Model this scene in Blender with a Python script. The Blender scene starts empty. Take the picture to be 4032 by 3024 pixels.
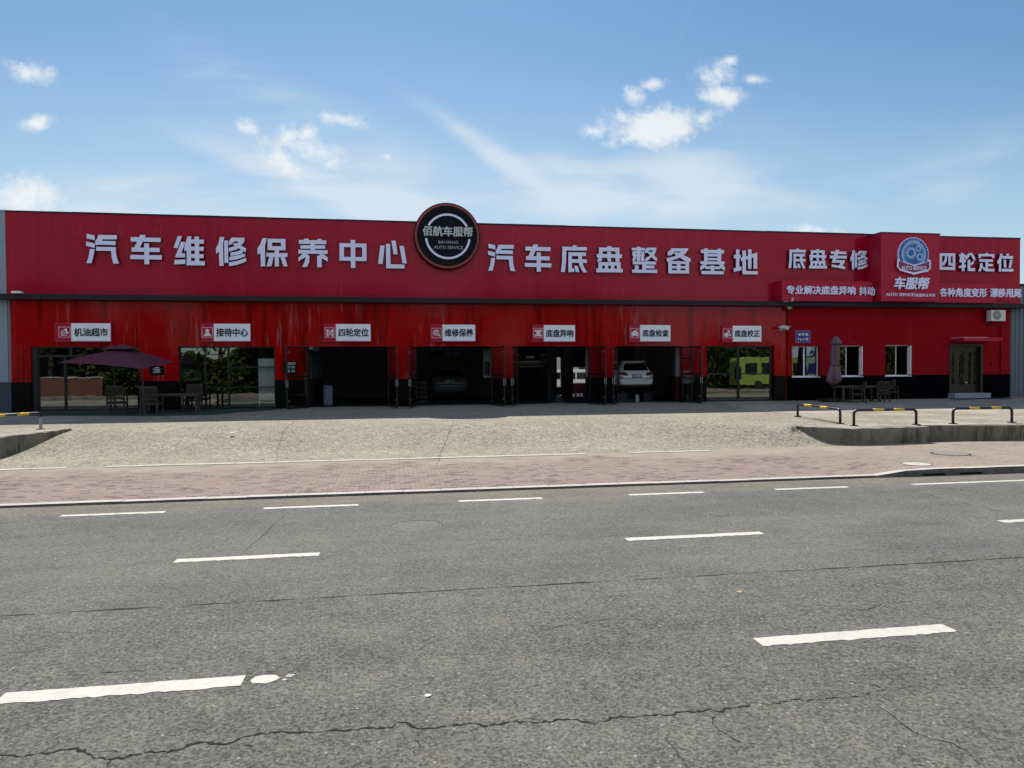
import bpy, bmesh, math, random
import numpy as np
from mathutils import Vector, Matrix
random.seed(7)
sc = bpy.context.scene
COL = sc.collection
RAD = math.radians
# ------------------------------------------------------------------ camera
FPX, CAMD, CAMH = 2796.0, 34.0, 2.45
YAW, PITCH, ROLL = RAD(9.42886), RAD(-1.11839), RAD(-0.383875)
_f = np.array([math.sin(YAW)*math.cos(PITCH), math.cos(YAW)*math.cos(PITCH), math.sin(PITCH)])
_r = np.array([math.cos(YAW), -math.sin(YAW), 0.0]); _u = np.cross(_r, _f)
RT = _r*math.cos(ROLL) + _u*math.sin(ROLL); UP = -_r*math.sin(ROLL) + _u*math.cos(ROLL); FW = _f
CP = np.array([0, -CAMD, CAMH])
cam = bpy.data.cameras.new('camera'); cam.sensor_width = 36.0; cam.lens = 36.0*FPX/4032
cam.clip_start = 0.1; cam.clip_end = 3000
co = bpy.data.objects.new('camera', cam); COL.objects.link(co)
co.matrix_world = Matrix(((RT[0], UP[0], -FW[0], CP[0]), (RT[1], UP[1], -FW[1], CP[1]), (RT[2], UP[2], -FW[2], CP[2]), (0, 0, 0, 1)))
sc.camera = co

def ray(x, y): return RT*((x-2016)/FPX) - UP*((y-1512)/FPX) + FW
def P(x, y, Y=0.0):            # photo measurement -> point on the vertical plane Y
    d = ray(x, y); t = (Y-CP[1])/d[1]; return Vector(CP+d*t)
def G(x, y, Z=0.0):            # photo measurement -> point on the level Z
    d = ray(x, y); t = (Z-CP[2])/d[2]; return Vector(CP+d*t)

# ------------------------------------------------------------------ light, sky, exposure
SUN_EL, SUN_AZ = RAD(51.0), RAD(-2.0)      # sun stands behind the building
SKY_STRENGTH = 0.10
sun = bpy.data.lights.new('sun', 'SUN'); sun.energy = 4.9; sun.angle = RAD(0.5); sun.color = (1.0, 0.94, 0.85)
so = bpy.data.objects.new('sun', sun); COL.objects.link(so)
sdir = Vector((math.sin(SUN_AZ)*math.cos(SUN_EL), math.cos(SUN_AZ)*math.cos(SUN_EL), math.sin(SUN_EL)))
so.rotation_euler = sdir.to_track_quat('Z', 'Y').to_euler()
sc.view_settings.view_transform = 'Standard'; sc.view_settings.look = 'None'
sc.view_settings.exposure = 0.3; sc.view_settings.gamma = 1.0; sc.view_settings.use_curve_mapping = False
sc.cycles.max_bounces = 8; sc.cycles.transparent_max_bounces = 12; sc.cycles.caustics_reflective = False
sc.cycles.caustics_refractive = False; sc.cycles.sample_clamp_indirect = 6.0

world = bpy.data.worlds.new("World"); sc.world = world; world.use_nodes = True
wt = world.node_tree; wn = wt.nodes; wl = wt.links
class NB:
    """tiny node builder"""
    def __init__(s, tree): s.t = tree; s.n = tree.nodes; s.l = tree.links
    def new(s, typ, **kw):
        n = s.n.new(typ)
        for k, v in kw.items(): setattr(n, k, v)
        return n
    def put(s, sock, v):
        if hasattr(v, 'is_output'): s.l.new(v, sock)
        else: sock.default_value = v
    def math(s, op, a, b=0.0, c=None, clamp=False):
        n = s.new('ShaderNodeMath', operation=op, use_clamp=clamp); s.put(n.inputs[0], a); s.put(n.inputs[1], b)
        if c is not None: s.put(n.inputs[2], c)
        return n.outputs[0]
    def vmath(s, op, a, b=(0, 0, 0)):
        n = s.new('ShaderNodeVectorMath', operation=op); s.put(n.inputs[0], a); s.put(n.inputs[1], b); return n
    def comb(s, x, y, z):
        n = s.new('ShaderNodeCombineXYZ'); s.put(n.inputs[0], x); s.put(n.inputs[1], y); s.put(n.inputs[2], z); return n.outputs[0]
    def noise(s, vec, scale, detail=4.0, rough=0.55, dist=0.0):
        n = s.new('ShaderNodeTexNoise'); s.put(n.inputs['Vector'], vec); n.inputs['Scale'].default_value = scale
        n.inputs['Detail'].default_value = detail; n.inputs['Roughness'].default_value = rough; n.inputs['Distortion'].default_value = dist
        return n.outputs['Fac']
    def smooth(s, v, a, b):
        n = s.new('ShaderNodeMapRange', interpolation_type='SMOOTHSTEP'); s.put(n.inputs['Value'], v)
        n.inputs['From Min'].default_value = a; n.inputs['From Max'].default_value = b; return n.outputs[0]
    def lin(s, v, a, b, c=0.0, d=1.0):
        n = s.new('ShaderNodeMapRange'); s.put(n.inputs['Value'], v)
        n.inputs['From Min'].default_value = a; n.inputs['From Max'].default_value = b
        n.inputs['To Min'].default_value = c; n.inputs['To Max'].default_value = d; return n.outputs[0]
    def mix(s, fac, a, b, blend='MIX'):
        n = s.new('ShaderNodeMix', data_type='RGBA', blend_type=blend); s.put(n.inputs[0], fac)
        for sock, v in ((n.inputs[6], a), (n.inputs[7], b)):
            if isinstance(v, tuple) and len(v) == 3: v = (*v, 1)
            s.put(sock, v)
        return n.outputs[2]
def build_sky():
    b = NB(wt); wn.clear()
    out = b.new('ShaderNodeOutputWorld'); bg = b.new('ShaderNodeBackground'); wl.new(bg.outputs[0], out.inputs[0])
    sky = b.new('ShaderNodeTexSky', sky_type='NISHITA', sun_disc=False)
    sky.sun_elevation = SUN_EL; sky.sun_rotation = SUN_AZ; sky.air_density = 1.25; sky.dust_density = 0.35; sky.ozone_density = 2.2; sky.altitude = 100
    gen = b.new('ShaderNodeTexCoord').outputs['Generated']
    sep = b.new('ShaderNodeSeparateXYZ'); wl.new(gen, sep.inputs[0])
    y = b.math('MAXIMUM', sep.outputs[1], 0.02)
    front = b.smooth(sep.outputs[1], 0.05, 0.25)
    u = b.math('DIVIDE', sep.outputs[0], y); v = b.math('DIVIDE', sep.outputs[2], y)
    uv = b.comb(u, v, 0.0)
    n1 = b.noise(uv, 19.0, 8.0, 0.68, 0.35); n2 = b.noise(b.vmath('ADD', uv, (3.7, 1.3, 0)).outputs[0], 85.0, 5.0, 0.65)
    def uvp(px, py):
        d = ray(px, py); return d[0]/d[1], d[2]/d[1]
    def blob(px, py, rx, ry, ang=0.0, amp=1.0):
        cu, cv = uvp(px, py); k = 1/2796*1.25
        d = b.vmath('SUBTRACT', uv, (cu, cv, 0)).outputs[0]
        m = b.new('ShaderNodeMapping', vector_type='POINT'); wl.new(d, m.inputs['Vector'])
        m2 = b.new('ShaderNodeMapping', vector_type='POINT'); m.inputs['Rotation'].default_value = (0, 0, -RAD(ang))
        wl.new(m.outputs[0], m2.inputs['Vector']); m2.inputs['Scale'].default_value = (1/(rx*k), 1/(ry*k), 1)
        ln = b.vmath('LENGTH', m2.outputs[0]).outputs['Value']
        return b.math('MULTIPLY', b.math('SUBTRACT', 1.0, ln, clamp=False), amp)
    cum = [(120, 290, 105, 40, -10), (140, 487, 75, 26, 16), (60, 775, 190, 90, 0), (975, 505, 42, 36, -30), (1130, 540, 60, 40, 30), (1205, 525, 50, 36, 45),
           (1345, 470, 105, 32, -6), (1100, 625, 125, 52, -38), (1235, 595, 110, 50, -14), (1300, 645, 55, 26, 12), (1520, 617, 34, 26, 0),
           (2570, 330, 60, 26, 8), (2455, 470, 75, 42, -20), (2600, 500, 230, 90, 6, 1.7), (2760, 470, 110, 38, 22), (2330, 517, 62, 30, 0), (2500, 385, 50, 55, 60),
           (2820, 295, 90, 60, 10), (2850, 375, 110, 46, 0, 1.4), (2875, 237, 42, 26, 0), (2970, 312, 55, 22, 0), (3220, 905, 120, 30, 0), (2480, 545, 120, 34, 14)]
    cm = None
    for c in cum:
        q = blob(*c); cm = q if cm is None else b.math('MAXIMUM', cm, q)
    cm = b.math('ADD', cm, b.math('ADD', b.math('MULTIPLY', b.math('SUBTRACT', n1, 0.5), 2.3), b.math('MULTIPLY', b.math('SUBTRACT', n2, 0.5), 1.1)))
    cum_d = b.math('MULTIPLY', b.smooth(cm, 0.02, 1.25), 0.86)
    # cirrus veils
    rotm = b.new('ShaderNodeMapping'); wl.new(uv, rotm.inputs['Vector']); rotm.inputs['Rotation'].default_value = (0, 0, RAD(28)); rotm.inputs['Scale'].default_value = (1.0, 4.0, 1)
    s1 = b.noise(rotm.outputs[0], 3.2, 5.0, 0.55, 0.5)
    rotb = b.new('ShaderNodeMapping'); wl.new(uv, rotb.inputs['Vector']); rotb.inputs['Rotation'].default_value = (0, 0, RAD(-22)); rotb.inputs['Scale'].default_value = (1.0, 3.0, 1)
    s2 = b.noise(rotb.outputs[0], 3.0, 5.0, 0.55, 0.4)
    cir = [(2640, 690, 740, 260, 4, .42), (2016, 760, 2300, 330, 0, .26), (1150, 620, 700, 260, -18, .55), (600, 860, 900, 130, 0, .6), (1250, 745, 560, 60, -21, 1.0), (1850, 540, 420, 45, -33, .42), (2080, 700, 380, 60, -36, .42), (2700, 730, 520, 130, 4, .6), (2200, 660, 320, 110, -20, .4), (1550, 820, 420, 80, -16, .9),
           (700, 780, 600, 120, -8, .6), (3500, 760, 600, 120, 14, .55), (2680, 130, 300, 22, 68, .18), (1000, 330, 700, 120, -25, .35), (2100, 820, 900, 100, 0, .5), (3900, 560, 420, 260, 20, .35)]
    ci = None
    for c in cir:
        q = b.math('MAXIMUM', blob(*c), 0.0); ci = q if ci is None else b.math('ADD', ci, q)
    ci = b.math('MULTIPLY', ci, b.math('ADD', b.math('MULTIPLY', b.smooth(s1, .32, .68), 0.75), b.math('MULTIPLY', b.smooth(s2, .3, .7), 0.6)))
    ci = b.math('MULTIPLY', b.math('MULTIPLY', b.smooth(ci, 0.0, 1.0), 0.72), front)
    cum_d = b.math('MULTIPLY', cum_d, front)
    haze = b.math('MULTIPLY', b.smooth(v, 0.55, 0.02), b.math('MULTIPLY', front, 0.62))
    bright = b.mix(1.0, sky.outputs[0], (0.53, 0.70, 0.79), 'MULTIPLY')
    graded = b.mix(haze, bright, (5.2, 6.3, 7.1))
    # bright cloud added to the unseen sky behind the camera, filling the shaded facade
    bc = b.math('MULTIPLY', b.smooth(b.noise(gen, 2.6, 6.0, 0.6), 0.38, 0.62), b.math('MULTIPLY', b.smooth(sep.outputs[1], 0.0, -0.25), 0.75))
    graded = b.mix(bc, graded, (8.3, 9.0, 10.5))
    c1 = b.mix(ci, graded, (6.0, 6.6, 7.1)); c2 = b.mix(cum_d, c1, (7.4, 7.6, 7.6))
    wl.new(c2, bg.inputs[0]); bg.inputs[1].default_value = SKY_STRENGTH
build_sky()

# ------------------------------------------------------------------ materials
MATS = {}
def pbr(name, col, rough=0.6, metal=0.0, spec=0.5, var=0.12, scale=4.0, bump=0.0, bscale=60.0, coat=0.0, stretch=None):
    if name in MATS: return MATS[name]
    m = bpy.data.materials.new(name); m.use_nodes = True; b = NB(m.node_tree)
    p = m.node_tree.nodes['Principled BSDF']
    vec = b.new('ShaderNodeTexCoord').outputs['Object']
    if stretch:
        mp = b.new('ShaderNodeMapping'); b.l.new(vec, mp.inputs[0]); mp.inputs['Scale'].default_value = stretch; vec = mp.outputs[0]
    n = b.noise(vec, scale, 5.0, 0.6)
    f = b.lin(n, 0.25, 0.75, 1-var, 1+var)
    cc = b.mix(1.0, (*col, 1), (1, 1, 1), 'MULTIPLY')
    sc_ = b.vmath('SCALE', (*col,)); b.l.new(f, sc_.inputs['Scale'])
    b.l.new(sc_.outputs[0], p.inputs['Base Color'])
    p.inputs['Roughness'].default_value = rough; p.inputs['Metallic'].default_value = metal
    p.inputs['Specular IOR Level'].default_value = spec; p.inputs['Coat Weight'].default_value = coat
    if bump:
        bn = b.new('ShaderNodeBump'); bn.inputs['Strength'].default_value = bump; bn.inputs['Distance'].default_value = 0.02
        b.l.new(b.noise(vec, bscale, 4.0), bn.inputs['Height']); b.l.new(bn.outputs[0], p.inputs['Normal'])
    MATS[name] = m; return m
def newmat(name):
    m = bpy.data.materials.new(name); m.use_nodes = True; return m, NB(m.node_tree), m.node_tree.nodes['Principled BSDF']

def mat_asphalt():
    m, b, p = newmat('asphalt')
    o = b.new('ShaderNodeNewGeometry').outputs['Position']
    sp = b.new('ShaderNodeSeparateXYZ'); b.l.new(o, sp.inputs[0])
    big = b.noise(o, 0.35, 4, 0.6); mid = b.noise(o, 2.3, 4, 0.6)
    st = b.new('ShaderNodeMapping'); b.l.new(o, st.inputs[0]); st.inputs['Scale'].default_value = (0.25, 1.6, 1)
    lane = b.noise(st.outputs[0], 1.0, 4, 0.6)
    v1 = b.new('ShaderNodeTexVoronoi'); b.l.new(o, v1.inputs['Vector']); v1.inputs['Scale'].default_value = 48.0
    v2 = b.new('ShaderNodeTexVoronoi'); b.l.new(o, v2.inputs['Vector']); v2.inputs['Scale'].default_value = 125.0
    g1 = b.new('ShaderNodeSeparateColor'); b.l.new(v1.outputs['Color'], g1.inputs[0])
    g2 = b.new('ShaderNodeSeparateColor'); b.l.new(v2.outputs['Color'], g2.inputs[0])
    fine = b.noise(o, 46.0, 5, 0.8)
    near = b.smooth(sp.outputs[1], -25.7, -26.3)      # the older, coarser lane beyond the seam
    k = b.math('ADD', b.math('MULTIPLY', b.math('SUBTRACT', g1.outputs[0], 0.5), b.lin(near, 0, 1, 0.75, 0.95)), b.math('MULTIPLY', b.math('SUBTRACT', g2.outputs[0], 0.5), 0.34))
    k = b.math('ADD', k, b.math('MULTIPLY', b.math('SUBTRACT', fine, 0.5), 2.5)); k = b.math('ADD', k, b.math('MULTIPLY', b.math('SUBTRACT', b.noise(o, 20.0, 4, 0.8), 0.5), b.lin(near, 0, 1, 1.0, 0.6)))
    k = b.math('ADD', k, b.math('MULTIPLY', b.math('SUBTRACT', big, 0.5), 0.75))
    k = b.math('ADD', k, b.math('MULTIPLY', b.math('SUBTRACT', mid, 0.5), 0.5))
    k = b.math('ADD', k, b.math('MULTIPLY', b.math('SUBTRACT', lane, 0.5), 0.60))
    k = b.math('MAXIMUM', b.math('ADD', 1.0, k), 0.2)
    base = b.mix(b.smooth(big, 0.4, 0.62), (0.114, 0.118, 0.107), (0.122, 0.120, 0.105))
    base = b.mix(near, base, b.mix(b.smooth(mid, 0.35, 0.65), (0.112, 0.111, 0.099), (0.124, 0.120, 0.104)))
    dust = b.math('MULTIPLY', b.smooth(b.math('ADD', sp.outputs[1], b.math('MULTIPLY', b.math('SUBTRACT', mid, 0.5), 1.0)), -21.4, -19.9), 0.8)
    base = b.mix(dust, base, (0.165, 0.145, 0.105))
    # pale repair disc and light stones
    v3 = b.new('ShaderNodeTexVoronoi'); b.l.new(o, v3.inputs['Vector']); v3.inputs['Scale'].default_value = 26.0
    g3 = b.new('ShaderNodeSeparateColor'); b.l.new(v3.outputs['Color'], g3.inputs[0])
    stone = b.math('MULTIPLY', b.math('GREATER_THAN', g3.outputs[1], 0.968), b.math('LESS_THAN', v3.outputs['Distance'], 0.30))
    s_ = b.new('ShaderNodeVectorMath', operation='SCALE'); b.l.new(base, s_.inputs[0]); b.l.new(k, s_.inputs['Scale'])
    col = b.mix(b.math('MULTIPLY', stone, 0.8), s_.outputs[0], (0.34, 0.325, 0.29))
    b.l.new(col, p.inputs['Base Color']); p.inputs['Roughness'].default_value = 0.88; p.inputs['Specular IOR Level'].default_value = 0.3
    bn = b.new('ShaderNodeBump'); bn.inputs['Strength'].default_value = 0.55; bn.inputs['Distance'].default_value = 0.012
    b.l.new(b.math('ADD', fine, b.math('MULTIPLY', g1.outputs[0], 0.5)), bn.inputs['Height']); b.l.new(bn.outputs[0], p.inputs['Normal'])
    return m
def mat_concrete(name, c1, c2, speck, sscale, stain=0.3):
    m, b, p = newmat(name)
    o = b.new('ShaderNodeNewGeometry').outputs['Position']
    big = b.noise(o, 0.5, 5, 0.6); mid = b.noise(o, 3.0, 5, 0.65); fine = b.noise(o, sscale, 5, 0.75)
    v = b.new('ShaderNodeTexVoronoi'); b.l.new(o, v.inputs['Vector']); v.inputs['Scale'].default_value = sscale*1.4
    g = b.new('ShaderNodeSeparateColor'); b.l.new(v.outputs['Color'], g.inputs[0])
    base = b.mix(b.smooth(big, 0.35, 0.65), c1, c2)
    k = b.math('ADD', b.math('MULTIPLY', b.math('SUBTRACT', fine, 0.5), speck*2.4), b.math('MULTIPLY', b.math('SUBTRACT', g.outputs[0], 0.5), speck))
    k = b.math('ADD', k, b.math('MULTIPLY', b.math('SUBTRACT', mid, 0.5), stain*1.6))
    k = b.math('MAXIMUM', b.math('ADD', 1.0, k), 0.25)
    s_ = b.new('ShaderNodeVectorMath', operation='SCALE'); b.l.new(base, s_.inputs[0]); b.l.new(k, s_.inputs['Scale'])
    b.l.new(s_.outputs[0], p.inputs['Base Color']); p.inputs['Roughness'].default_value = 0.9; p.inputs['Specular IOR Level'].default_value = 0.25
    bn = b.new('ShaderNodeBump'); bn.inputs['Strength'].default_value = 0.4; bn.inputs['Distance'].default_value = 0.012
    b.l.new(fine, bn.inputs['Height']); b.l.new(bn.outputs[0], p.inputs['Normal'])
    return m
def mat_wallstained():
    m, b, p = newmat('stained_concrete')
    o = b.new('ShaderNodeTexCoord').outputs['Object']
    st = b.new('ShaderNodeMapping'); b.l.new(o, st.inputs[0]); st.inputs['Scale'].default_value = (3.2, 3.2, 0.55)
    drip = b.noise(st.outputs[0], 1.0, 5, 0.65); mid = b.noise(o, 2.2, 5, 0.6); fine = b.noise(o, 40, 4, 0.7)
    c = b.mix(b.smooth(mid, 0.3, 0.7), (0.17, 0.152, 0.115), (0.235, 0.212, 0.165))
    c = b.mix(b.math('MULTIPLY', b.math('MULTIPLY', b.smooth(drip, 0.46, 0.58), b.smooth(b.noise(o, .8, 3), .46, .58)), 0.9), c, (0.085, 0.08, 0.06))
    moss = b.math('MULTIPLY', b.smooth(b.noise(o, 0.9, 3), 0.6, 0.68), b.smooth(drip, 0.4, 0.6))
    c = b.mix(moss, c, (0.05, 0.065, 0.02))
    f = b.new('ShaderNodeVectorMath', operation='SCALE'); b.l.new(c, f.inputs[0]); b.l.new(b.lin(fine, .2, .8, .75, 1.25), f.inputs['Scale'])
    b.l.new(f.outputs[0], p.inputs['Base Color']); p.inputs['Roughness'].default_value = 0.92
    bn = b.new('ShaderNodeBump'); bn.inputs['Strength'].default_value = 0.5; bn.inputs['Distance'].default_value = 0.02
    b.l.new(b.math('ADD', fine, mid), bn.inputs['Height']); b.l.new(bn.outputs[0], p.inputs['Normal'])
    return m
def mat_pavers():
    m, b, p = newmat('brick_pavers')
    o = b.new('ShaderNodeTexCoord').outputs['Object']
    br = b.new('ShaderNodeTexBrick'); b.l.new(o, br.inputs['Vector'])
    br.inputs['Color1'].default_value = (0.290, 0.228, 0.193, 1); br.inputs['Color2'].default_value = (0.235, 0.178, 0.150, 1); br.inputs['Mortar'].default_value = (0.13, 0.105, 0.085, 1)
    br.inputs['Scale'].default_value = 1.0; br.inputs['Brick Width'].default_value = 0.21; br.inputs['Row Height'].default_value = 0.105
    br.inputs['Mortar Size'].default_value = 0.007; br.inputs['Bias'].default_value = -0.1
    # some dark purple bricks, cell by cell
    sp = b.new('ShaderNodeSeparateXYZ'); b.l.new(o, sp.inputs[0])
    row = b.math('FLOOR', b.math('DIVIDE', sp.outputs[1], 0.105))
    off = b.math('MULTIPLY', b.math('MODULO', b.math('ABSOLUTE', row), 2.0), 0.105)
    cx = b.math('FLOOR', b.math('DIVIDE', b.math('ADD', sp.outputs[0], off), 0.21))
    wn_ = b.new('ShaderNodeTexWhiteNoise', noise_dimensions='2D'); b.l.new(b.comb(cx, row, 0), wn_.inputs['Vector'])
    big = b.noise(o, 0.8, 4, 0.6); mid = b.noise(o, 5, 4); fine = b.noise(o, 60, 4, 0.7)
    thr = b.lin(big, 0.3, 0.7, 0.70, 0.96)
    dark = b.math('MULTIPLY', b.smooth(b.math('SUBTRACT', wn_.outputs['Value'], thr), 0.0, 0.04), 0.75)
    c = b.mix(dark, br.outputs['Color'], (0.11, 0.078, 0.072))
    sand = b.math('MULTIPLY', b.smooth(b.math('ADD', b.math('MULTIPLY', sp.outputs[1], 0.22), b.math('ADD', mid, big)), -2.1, -2.65), 0.0)
    sand = b.math('MULTIPLY', b.smooth(b.math('ADD', sp.outputs[1], b.math('MULTIPLY', b.math('SUBTRACT', big, 0.5), 4.0)), -16.6, -15.0), 0.75)
    sand = b.math('MAXIMUM', sand, b.math('MULTIPLY', b.smooth(b.math('ADD', sp.outputs[0], b.math('MULTIPLY', b.math('SUBTRACT', mid, 0.5), 3.0)), 9.5, 13.5), 0.5))
    c = b.mix(sand, c, (0.31, 0.27, 0.21))
    s_ = b.new('ShaderNodeVectorMath', operation='SCALE'); b.l.new(c, s_.inputs[0])
    b.l.new(b.math('MULTIPLY', b.lin(fine, .2, .8, .75, 1.25), b.lin(big, .2, .8, .88, 1.12)), s_.inputs['Scale'])
    b.l.new(s_.outputs[0], p.inputs['Base Color']); p.inputs['Roughness'].default_value = 0.9; p.inputs['Specular IOR Level'].default_value = 0.25
    bn = b.new('ShaderNodeBump'); bn.inputs['Strength'].default_value = 0.5; bn.inputs['Distance'].default_value = 0.01
    b.l.new(b.math('SUBTRACT', b.math('MULTIPLY', fine, 0.4), br.outputs['Fac']), bn.inputs['Height']); b.l.new(bn.outputs[0], p.inputs['Normal'])
    return m
def mat_roadpaint():
    m, b, p = newmat('road_paint')
    o = b.new('ShaderNodeTexCoord').outputs['Object']
    w = b.noise(o, 5.5, 5, 0.75); fine = b.noise(o, 70, 4, 0.75)
    c = b.mix(b.math('MULTIPLY', b.smooth(w, 0.44, 0.70), 0.5), (0.54, 0.52, 0.455), (0.36, 0.345, 0.29))
    c = b.mix(b.math('MULTIPLY', b.smooth(fine, 0.54, 0.66), 0.45), c, (0.22, 0.215, 0.19))
    b.l.new(c, p.inputs['Base Color']); p.inputs['Roughness'].default_value = 0.75
    return m
def mat_redwall(name, base, rough, stain, tile=False):
    m, b, p = newmat(name)
    o = b.new('ShaderNodeTexCoord').outputs['Object']
    sp = b.new('ShaderNodeSeparateXYZ'); b.l.new(o, sp.inputs[0])
    st = b.new('ShaderNodeMapping'); b.l.new(o, st.inputs[0]); st.inputs['Scale'].default_value = (3.6, 1.0, 0.30)
    run = b.noise(st.outputs[0], 1.0, 5, 0.65); wide = b.noise(o, 0.30, 3); fine = b.noise(o, 25, 4, 0.7)
    gate = b.math('ADD', b.smooth(wide, 0.40, 0.58), 0.12)
    s = b.math('MULTIPLY', b.math('MULTIPLY', b.smooth(run, 0.53, 0.70), gate), stain, clamp=True)
    c = b.mix(s, base, (0.36, 0.10, 0.09))
    c2 = b.mix(b.math('MULTIPLY', b.smooth(b.noise(b.vmath('ADD', st.outputs[0], (9.1, 0, 3)).outputs[0], 0.6, 4), 0.50, 0.64), stain*0.9), c, tuple(x*0.5 for x in base))
    f = b.new('ShaderNodeVectorMath', operation='SCALE'); b.l.new(c2, f.inputs[0]); b.l.new(b.lin(fine, .2, .8, .93, 1.07), f.inputs['Scale'])
    b.l.new(f.outputs[0], p.inputs['Base Color'])
    b.l.new(b.math('ADD', b.math('MULTIPLY', s, 0.35), rough), p.inputs['Roughness'])
    p.inputs['Specular IOR Level'].default_value = 0.10 if rough > .5 else (0.20 if tile else 0.19)
    bn = b.new('ShaderNodeBump'); bn.inputs['Strength'].default_value = 0.25; bn.inputs['Distance'].default_value = 0.05
    h = b.math('ADD', b.math('MULTIPLY', b.noise(o, 1.1, 2), 0.6), b.math('MULTIPLY', fine, 0.02))
    if not tile and rough < .5:
        br = b.new('ShaderNodeTexBrick'); b.l.new(b.comb(sp.outputs[0], b.math('ADD', sp.outputs[2], .22), 0), br.inputs['Vector']); br.offset = 0.0
        br.inputs['Scale'].default_value = 1.0; br.inputs['Brick Width'].default_value = 2.44; br.inputs['Row Height'].default_value = 1.22; br.inputs['Mortar Size'].default_value = 0.008
        b.l.new(b.mix(b.math('MULTIPLY', br.outputs['Fac'], 0.45), f.outputs[0], tuple(x*.25 for x in base)), p.inputs['Base Color']); h = b.math('SUBTRACT', h, b.math('MULTIPLY', br.outputs['Fac'], 0.1))
    if tile:
        br = b.new('ShaderNodeTexBrick'); b.l.new(b.comb(sp.outputs[0], sp.outputs[2], 0), br.inputs['Vector'])
        br.inputs['Scale'].default_value = 1.0; br.inputs['Brick Width'].default_value = 0.6; br.inputs['Row Height'].default_value = 0.3; br.inputs['Mortar Size'].default_value = 0.004; br.offset = 0.0
        h = b.math('SUBTRACT', h, b.math('MULTIPLY', br.outputs['Fac'], 0.08))
        wv = b.noise(o, 3.2, 2); h = b.math('ADD', h, b.math('MULTIPLY', wv, 0.12))
    b.l.new(h, bn.inputs['Height']); b.l.new(bn.outputs[0], p.inputs['Normal'])
    return m
def mat_glass(name, refl=0.16, tint=(0.75, 0.8, 0.8), rough=0.0, fres=1.0):
    m = bpy.data.materials.new(name); m.use_nodes = True; b = NB(m.node_tree); m.node_tree.nodes.clear()
    out = b.new('ShaderNodeOutputMaterial'); mx = b.new('ShaderNodeMixShader')
    gl = b.new('ShaderNodeBsdfGlossy'); gl.inputs['Roughness'].default_value = rough; gl.inputs['Color'].default_value = (0.95, 1, 0.95, 1)
    tr = b.new('ShaderNodeBsdfTransparent'); tr.inputs['Color'].default_value = (*tint, 1)
    lw = b.new('ShaderNodeLayerWeight'); lw.inputs['Blend'].default_value = 0.25
    b.l.new(b.lin(lw.outputs['Fresnel'], 0, 1, refl, refl+(1-refl)*fres), mx.inputs[0]); b.l.new(tr.outputs[0], mx.inputs[1]); b.l.new(gl.outputs[0], mx.inputs[2]); b.l.new(mx.outputs[0], out.inputs[0])
    o = b.new('ShaderNodeTexCoord').outputs['Object']; bn = b.new('ShaderNodeBump'); bn.inputs['Strength'].default_value = 0.03; bn.inputs['Distance'].default_value = 0.03
    b.l.new(b.noise(o, 1.4, 2), bn.inputs['Height']); b.l.new(bn.outputs[0], gl.inputs['Normal'])
    return m
def mat_leaf():
    m, b, p = newmat('leaf_green')
    oi = b.new('ShaderNodeNewGeometry'); o = b.new('ShaderNodeTexCoord').outputs['Object']
    n = b.noise(o, 0.7, 3); n2 = b.noise(o, 9, 2)
    c = b.mix(n, (0.022, 0.036, 0.008), (0.060, 0.078, 0.018)); c = b.mix(b.smooth(n2, .4, .7), c, (0.085, 0.10, 0.022)); p.inputs['Specular IOR Level'].default_value = 0.1
    b.l.new(c, p.inputs['Base Color']); p.inputs['Roughness'].default_value = 0.6
    p.inputs['Transmission Weight'].default_value = 0.0
    return m
M_ASPH = mat_asphalt()
M_DRIVE = mat_concrete('exposed_aggregate', (0.236, 0.216, 0.165), (0.276, 0.255, 0.198), 0.80, 15.0, 0.45)
M_PLAT = mat_concrete('platform_concrete', (0.30, 0.28, 0.23), (0.36, 0.335, 0.28), 0.22, 34.0, 0.35)
M_KERB = mat_concrete('kerb_stone', (0.46, 0.435, 0.38), (0.52, 0.49, 0.43), 0.16, 40.0, 0.2)
M_SOIL = mat_concrete('dry_ground', (0.12, 0.12, 0.06), (0.07, 0.085, 0.03), 0.3, 10.0, 0.4)
M_WALLC = mat_wallstained(); M_PAVE = mat_pavers(); M_PAINT = mat_roadpaint()
M_FASC = mat_redwall('fascia_red', (0.385, 0.004, 0.022), 0.14, 0.22)
M_TILE = mat_redwall('glossy_red_tile', (0.37, 0.002, 0.003), 0.10, 1.0, True)
M_REDM = mat_redwall('matte_red_paint', (0.285, 0.002, 0.007), 0.75, 0.1)
M_SIGNRED = pbr('sign_red', (0.42, 0.012, 0.038), 0.45, spec=.2, var=0.05)
M_BLACKW = pbr('black_dado_tile', (0.003, 0.003, 0.0035), 0.25, spec=.12, var=0.4, scale=6)
M_LEDGE = pbr('dark_ledge_metal', (0.022, 0.020, 0.022), 0.55, spec=.2, var=0.3, scale=9)
M_FRAME = pbr('bronze_aluminium', (0.018, 0.017, 0.016), 0.4, 0.3, var=0.2)
M_LET = pbr('white_acrylic_letter', (0.78, 0.79, 1.0), 0.4, var=0.05, scale=7)
M_LETS = pbr('letter_return', (0.035, 0.02, 0.04), 0.6)
M_PANEL = pbr('white_sign_panel', (0.86, 0.89, 0.94), 0.45, var=0.05)
M_INK = pbr('dark_blue_ink', (0.012, 0.016, 0.035), 0.5)
M_PINK = pbr('icon_white', (0.80, 0.72, 0.74), 0.5)
M_PINKL = pbr('icon_border', (0.62, 0.32, 0.33), 0.5)
M_GLASS = mat_glass('shop_glass', 0.095, (.92, .94, .93)); M_GLASSD = mat_glass('door_leaf_glass', 0.03, (0.84, 0.84, 0.84), fres=.25); M_GLASSW = mat_glass('window_glass', 0.22, (0.6, 0.65, 0.65))
M_CARGLASS = pbr('car_glass', (0.006, 0.006, 0.007), 0.08)
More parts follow.
